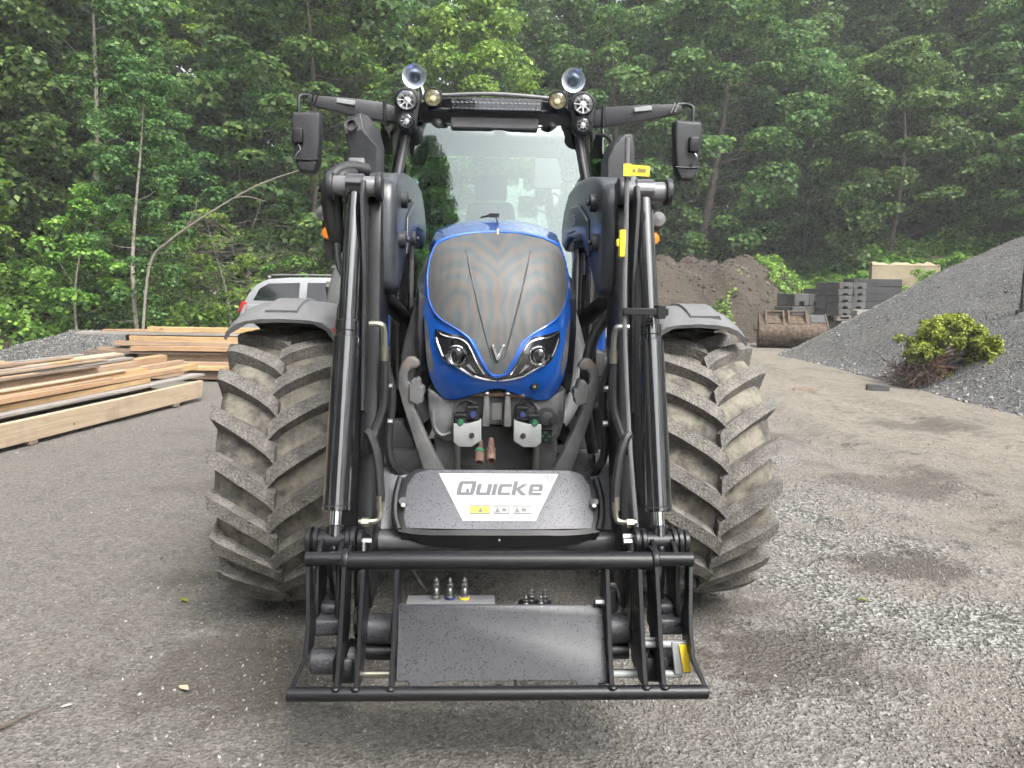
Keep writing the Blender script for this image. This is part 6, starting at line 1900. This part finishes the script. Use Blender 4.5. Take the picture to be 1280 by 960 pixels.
# ------------------------------------------------------------------ concrete blocks on pallets
simple('concrete', (0.062, 0.062, 0.06), 0.85, var=0.45, nscale=3, bump=.004, bscale=40)
simple('concrete_pale', (0.23, 0.22, 0.195), 0.85, var=0.25, nscale=3, bump=.004, bscale=40)
simple('concrete_dark', (0.036, 0.036, 0.038), 0.85, var=0.3, nscale=3, bump=.004, bscale=40)
simple('cream', (0.27, 0.225, 0.15), 0.85, var=0.18, nscale=2.5, bump=.006, bscale=20)
BC = Vector((9.6, 23.2, 0)); BR = R(33)
rotm = Matrix.Rotation(BR, 3, 'Z')
def bplace(o, x, y, z, rz=0):
    p = BC + rotm @ Vector((x, y, 0)); o.location = (p.x, p.y, z); o.rotation_euler = (0, 0, BR + rz)
mb = MB(); mb.prism([(-.32, 0), (-.12, 0), (-.10, .07), (.10, .07), (.12, 0), (.32, 0), (.32, .19), (-.32, .19)], 'y', -.20, .20)
blk = mb.mesh('concrete_block', bevel=.012); blk.materials.append(M['concrete'])
mb = MB(); mb.box(-.5, .5, -.11, .11, 0, .22)
kerb = mb.mesh('kerb_stone', bevel=.03, seg=2); kerb.materials.append(M['concrete_pale'])
mb = MB(); mb.box(-.75, .75, -.42, .42, 0, .235)
slab = mb.mesh('concrete_slab', bevel=.015); slab.materials.append(M['concrete_dark'])
def pallet(label):
    root = thing('pallet', label, 'pallet')
    for k in range(5):
        mb = MB(); mb.box(-.66, .66, -.60 + k * .27, -.48 + k * .27, .105, .13); mb.build('deck_board', 'wood_grey', root)
    for k in range(3):
        mb = MB(); mb.box(-.66, .66, -.60 + k * .53, -.50 + k * .53, 0, .022); mb.build('bottom_board', 'wood_grey', root)
        for j in range(3):
            mb = MB(); mb.box(-.66 + j * .58, -.50 + j * .58, -.60 + k * .53, -.50 + k * .53, .022, .105); mb.build('pallet_block', 'wood_dark', root)
    return root
names = ['lowest', 'second', 'third', 'fourth', 'topmost']
for k in range(3):
    for j in range(5):
        o = link('kerb_stone', kerb, None, label=f'{ORD[j]} pale kerb stone from the front, {names[k]} layer under the pallet', category='kerb stone', group='pale kerb stones under the pallet')
        bplace(o, .10 + random.uniform(-.04, .04), -.5 + j * .235, .02 + k * .235, R(random.uniform(-2, 2)))
pa = pallet('weathered pallet carrying the tall stack of grey concrete blocks'); bplace(pa, 0, 0, .735)
for k in range(5):
    for i in range(2):
        for j in range(3):
            if k == 4 and i == 0 and j == 2:
                continue
            o = link('concrete_block', blk, None, label=f"{('front', 'middle', 'back')[j]} {('left', 'right')[i]} notched grey block, {names[k]} course on the pallet", category='concrete block', group='notched blocks of the pallet stack')
            bplace(o, -.34 + i * .67 + random.uniform(-.02, .02), -.42 + j * .42, .868 + k * .1935, R(random.uniform(-5, 5)))
for k in range(4):
    for i in range(2):
        o = link('concrete_block', blk, None, label=f"{('left', 'right')[i]} grey concrete block in the {names[k]} course of the low side stack", category='concrete block', group='blocks of the low side stack')
        bplace(o, -1.35 + i * .68 + (k % 2) * .1, .5, .02 + k * .1935 * 1.9, R(random.uniform(-3, 3)))
        o.scale = (1, 1.6, 1.9)
for k in range(6):
    o = link('concrete_slab', slab, None, label=f'{ORD[k]} dark concrete slab from below in the stack right of the blocks', category='slab', group='dark slabs right of the blocks', kind='thing')
    o.location = (11.35, 24.6, .55 + k * .2365); o.rotation_euler = (0, 0, R(random.uniform(-2, 2)))
mb = MB(); mb.box(-.5, .5, -.3, .3, 0, .55)
o = mb.build('concrete_block', 'concrete_dark', None, bevel=.02, label='dark concrete base block under the slab stack', category='concrete block'); o.location = (11.3, 24.6, -.01)
mb = MB(); mb.box(-.4, .4, -.22, .22, 0, .32)
o = mb.build('concrete_block', 'concrete_pale', None, bevel=.02, label='short yellowish concrete block right of the pale kerb stones', category='concrete block'); o.location = (10.35, 22.9, .72); o.rotation_euler = (0, 0, R(20))
mb = MB(); mb.box(-.45, .45, -.26, .26, 0, .735)
o = mb.build('concrete_block', 'concrete', None, bevel=.02, label='grey block carrying the short yellowish one beside the kerbs', category='concrete block'); o.location = (10.35, 22.9, -.02); o.rotation_euler = (0, 0, R(20))
mb = MB()
top = [(-1.1 + .1 * i, 1.78 + .03 * math.sin(i * .8) + .03 * math.sin(i * 1.7 + 1) + random.uniform(-.015, .015)) for i in range(23)]
mb.prism([(-1.1, 0), (1.1, 0)] + [(x, min(z, 1.74)) for x, z in reversed(top)], 'y', -.14, .14)
cr = thing('retaining_wall', 'cream concrete wall element half buried by the gravel heap', 'wall', (13.05, 26.0, .70), R(-4)); cr['kind'] = 'thing'
mb.build('panel', 'cream', cr, bevel=.01)
mb = MB(); mb.loft([[(x, y_, 1.735 + (z - 1.70) * f_) for x, z in top for y_ in (0,)] for y_, f_ in ((-.15, .15), (0, 1.0), (.15, .15))], cap0=False, cap1=False, closed=False)
rings = []
for y_, f_ in ((-.15, .1), (-.07, .8), (.05, 1.0), (.15, .1)):
    rings.append([(x, y_, 1.735 + max(.01, (z - 1.68)) * f_) for x, z in top])
mb = MB(); mb.loft(rings, cap0=False, cap1=False, closed=False); mb.build('sand_ridge', 'cream', cr)
for i, (x, y, L) in enumerate([(15.6, 27.6, 2.4), (15.9, 27.9, 2.2), (16.3, 27.4, 1.6)]):
    mb = MB(); mb.box(-L / 2, L / 2, -.1, .1, 0, .2)
    o = mb.build('timber_beam', 'wood_dark' if i < 2 else 'wood_grey', None, bevel=.01, label=f'{ORD[i]} dark timber beam lying on the bank above the cream wall', category='beam', kind='thing')
    o.location = (x, y, hz(x, y) + .02 + .1 * i); o.rotation_euler = (0, R(3), R(8 * i - 5))
mb = MB(); mb.box(-.25, .25, -.12, .12, 0, .18)
o = mb.build('yellow_box', 'yellow', None, bevel=.02, label='small yellow box by the beams above the cream wall', category='box'); o.location = (15.3, 27.1, hz(15.3, 27.1))

# ------------------------------------------------------------------ rusty digger bucket
bk = thing('digger_bucket', 'rusty digger bucket lying belly forward at the gravel heap', 'digger bucket', (7.75, 21.4, .0), R(-14))
pro = [(.32, .02), (.05, .0), (-.22, .06), (-.40, .20), (-.46, .38), (-.42, .55), (-.34, .63), (.05, .80), (.30, .92), (.36, .88), (.05, .74), (-.30, .58), (-.38, .50), (-.40, .38), (-.35, .24), (-.20, .12), (.05, .06), (.32, .07)]
mb = MB(); mb.prism(pro, 'x', -.86, .86); mb.build('shell', 'rust_paint', bk, bevel=.006)
for s in (-1, 1):
    mb = MB(); mb.prism([(.36, .02), (.05, -.01), (-.23, .05), (-.42, .19), (-.48, .38), (-.44, .56), (-.36, .65), (.32, .95), (.42, .6)], 'x', min(s * .86, s * .90), max(s * .86, s * .90)); mb.build('side_plate', 'rust_paint', bk, bevel=.006)
mb = MB(); mb.box(-.86, .86, .28, .36, .00, .06); mb.build('cutting_edge', 'steel', bk, bevel=.01)
for cx in (-.48, .12):
    for dx in (-.23, .23):
        mb = MB(); mb.prism([(-.36, .60), (-.30, .68), (.10, 1.02), (.22, 1.03), (.28, .93), (.20, .86)], 'x', cx + dx - .025, cx + dx + .025); mb.build('bracket_ear', 'rust_paint', bk, bevel=.005)
    mb = MB(); mb.cyl((cx - .25, .17, .985), (cx + .25, .17, .985), .035); mb.build('bracket_pin', 'rust_paint', bk)
    mb = MB(); mb.cyl((cx - .25, -.26, .67), (cx + .25, -.26, .67), .03); mb.build('bracket_pin', 'rust_paint', bk)
mb = MB(); mb.loft([[(.48, -.20, .715), (.84, -.20, .715), (.84, .22, .90), (.48, .22, .90)], [(.48, -.20, .72), (.84, -.20, .72), (.84, .22, .905), (.48, .22, .905)]]); mb.build('wear_plate', 'steel', bk)

# ------------------------------------------------------------------ uprooted juniper
ju = thing('uprooted_shrub', 'uprooted shrub with yellow green foliage and brown roots at the heap', 'shrub', (7.45, 12.95, yard_h(np.array([7.45]), np.array([12.95]))[0]))
jr = random.Random(4)
def jp(X, Z, y=0): return Vector(((X - 600) * .0017, y, (745 - Z) * .0017))
mb = MB()
core = jp(260, 600, .05)
for i in range(420):
    a = core + Vector((jr.gauss(0, .2), jr.gauss(0, .17), jr.gauss(.03, .13)))
    d = Vector((jr.gauss(-.2, .8), jr.gauss(-.3, .7), jr.gauss(-.1, .6))).normalized() * jr.uniform(.12, .38)
    q = a + d; q.z = max(q.z, .01); a.z = max(a.z, .02)
    m_ = (a + q) / 2 + Vector((jr.gauss(0, .04), jr.gauss(0, .04), jr.gauss(0, .04)))
    m_.z = max(m_.z, .01)
    mb.tube([a, m_, q], [.009, .003], 4, 3)
simple('root_bark', (0.075, 0.045, 0.034), 0.9, var=.35, nscale=20)
mb.build('root_tangle', 'root_bark', ju, kind='stuff')
simple('red_bark', (0.16, 0.082, 0.055), 0.85, var=.35, nscale=20)
FO = [(230, 400), (280, 330), (350, 250), (420, 190), (480, 130), (560, 95), (640, 105), (710, 150), (770, 200), (830, 250), (880, 310), (900, 370), (970, 410), (1010, 470), (1040, 540), (1040, 600), (980, 650), (900, 690), (850, 700), (620, 160), (740, 250), (800, 330), (870, 430), (920, 520), (900, 600), (530, 170), (330, 330), (450, 220), (700, 230), (960, 560), (660, 700), (560, 720)]
for k, (X, Z) in enumerate(FO):
    if k % 2 == 0 or k > 18:
        b = jp(330, 520, jr.uniform(-.05, .1)); e = jp(X, Z, jr.uniform(-.15, .2))
        mid = (b + e) / 2 + Vector((jr.gauss(0, .05), jr.gauss(0, .06), .10 if Z < 450 else -.02))
        mb = MB(); mb.tube([b, mid, e], [.022, .014, .005], 6, 5); mb.build('branch', 'red_bark', ju)
r_ = np.random.default_rng(8)
C_, RD_ = [], []
for X, Z in FO:
    for _ in range(12):
        p = jp(X + r_.normal() * 48, Z + r_.normal() * 44, r_.normal() * .24 + .1)
        C_.append((p.x, p.y, max(p.z, .05))); s_ = r_.uniform(.07, .135); RD_.append((s_, s_, s_ * .85))
V_, F_ = clump_leaves(np.array(C_), np.array(RD_), 190, .042, r_)
link('foliage', np_mesh('foliage', V_, F_, 'leaf_juniper'), ju)

# ------------------------------------------------------------------ small things on the ground
def gz(x, y): return float(yard_h(np.array([float(x)]), np.array([float(y)]))[0])
mb = MB(); mb.box(-.17, .17, -.06, .06, 0, .10)
o = mb.build('brick', 'concrete', None, bevel=.008, label='grey brick lying alone on the dirt before the gravel heap', category='brick'); o.location = (5.97, 12.47, gz(5.97, 12.47)); o.rotation_euler = (0, 0, R(-12))
mb = MB(); mb.loft([[(-.2, -.05, 0), (-.18, .06, 0), (-.16, .05, .05), (-.19, -.03, .04)], [(0, -.06, 0), (.02, .05, 0), (.02, .04, .07), (0, -.04, .06)], [(.2, -.04, 0), (.22, .03, 0), (.21, .02, .03), (.2, -.02, .03)]])
o = mb.build('wood_scrap', 'wood_dark', None, label='dark splintered scrap on the dirt beside the right front wheel', category='scrap'); o.location = (4.72, 12.3, gz(4.72, 12.3))
mb = MB(); mb.tube([(-.3, 0, .03), (-.05, .04, .05), (.25, -.03, .03)], [.03, .035, .015], 7, 5)
o = mb.build('wood_scrap', 'wood_pale', None, label='pale split branch lying at the foot of the uprooted shrub', category='scrap'); o.location = (7.30, 12.3, gz(7.3, 12.3) + .02)
mb = MB(); mb.tube([(-.05, -.09, .006), (-.01, -.02, .009), (.02, .04, .008), (.05, .09, .006)], [.005, .0035, .002], 6, 5)
tw = mb.build('twig', 'rust_paint', None, label='short reddish twig on the ground at the lower left', category='twig'); tw.location = (-1.77, 2.62, gz(-1.77, 2.62) + .004)
# fallen leaves
for i, (x, y, m, lab) in enumerate([(-1.64, 3.72, 'leaf_juniper', 'curled yellowish leaf on the ground left of the front wheel'), (-1.28, 2.86, 'wood_pale', 'pale dry leaf lying left of the loader carrier'),
                                    (-1.66, 2.72, 'white_decal', 'tiny whitish scrap on the ground near the lower left'), (1.85, 3.85, 'leaf_juniper', 'bright yellow leaf on the gravel right of the wheel')]):
    mb = MB(); mb.loft([[(-.035, 0, .004), (-.03, .004, .008), (-.03, -.004, .006)], [(0, -.014, .012), (.004, .016, .016), (0, 0, .004)], [(.035, 0, .012), (.034, .003, .014), (.034, -.003, .01)]])
    o = mb.build('fallen_leaf', m, None, label=lab, category='leaf'); o.location = (x, y, gz(x, y) + .004); o.rotation_euler = (0, 0, random.uniform(0, 6)); o.scale = (.55,) * 3 if i == 2 else (1, 1, 1)
# post in the gravel heap at the right picture edge
mb = MB(); mb.box(-.03, .03, -.03, .03, 0, 1.25); mb.box(-.10, .06, -.03, .03, .16, .24)
o = mb.build('steel_post', 'plastic_dark', None, bevel=.004, label='dark steel post standing in the gravel heap at the right edge', category='post'); o.location = (9.205, 14.0, pile_h(np.array([9.2]), np.array([14.0]))[0] - .2)
# little plant growing under the loader
r_ = np.random.default_rng(5)
V_, F_ = clump_leaves(np.array([(0, 0, .04), (.07, .02, .03), (-.06, .03, .03), (.02, -.05, .03)]), np.array([(.06, .05, .03)] * 4), 16, .05, r_)
link('weed', np_mesh('weed', V_, F_, 'leaf_bright'), None, (.0, 4.75, gz(0, 4.75)), label='small green weed on the ground beneath the tractor nose', category='weed')

# ------------------------------------------------------------------ thin haze volume, added to imitate lens veil and lift dark foliage
hm = bpy.data.materials.new('haze'); hm.use_nodes = True
hn_, hl_ = hm.node_tree.nodes, hm.node_tree.links
for n_ in list(hn_):
    hn_.remove(n_)
pv = hn_.new('ShaderNodeVolumePrincipled'); ho = hn_.new('ShaderNodeOutputMaterial')
pv.inputs['Color'].default_value = (0.93, 0.96, 0.97, 1)
pv.inputs['Density'].default_value = 0.0017
hl_.new(pv.outputs[0], ho.inputs['Volume'])
mb = MB(); mb.box(-170, 170, -70, 170, -2.2, 36)
me = mb.mesh('haze', smooth=0); me.materials.append(hm)
link('haze', me, kind='stuff')
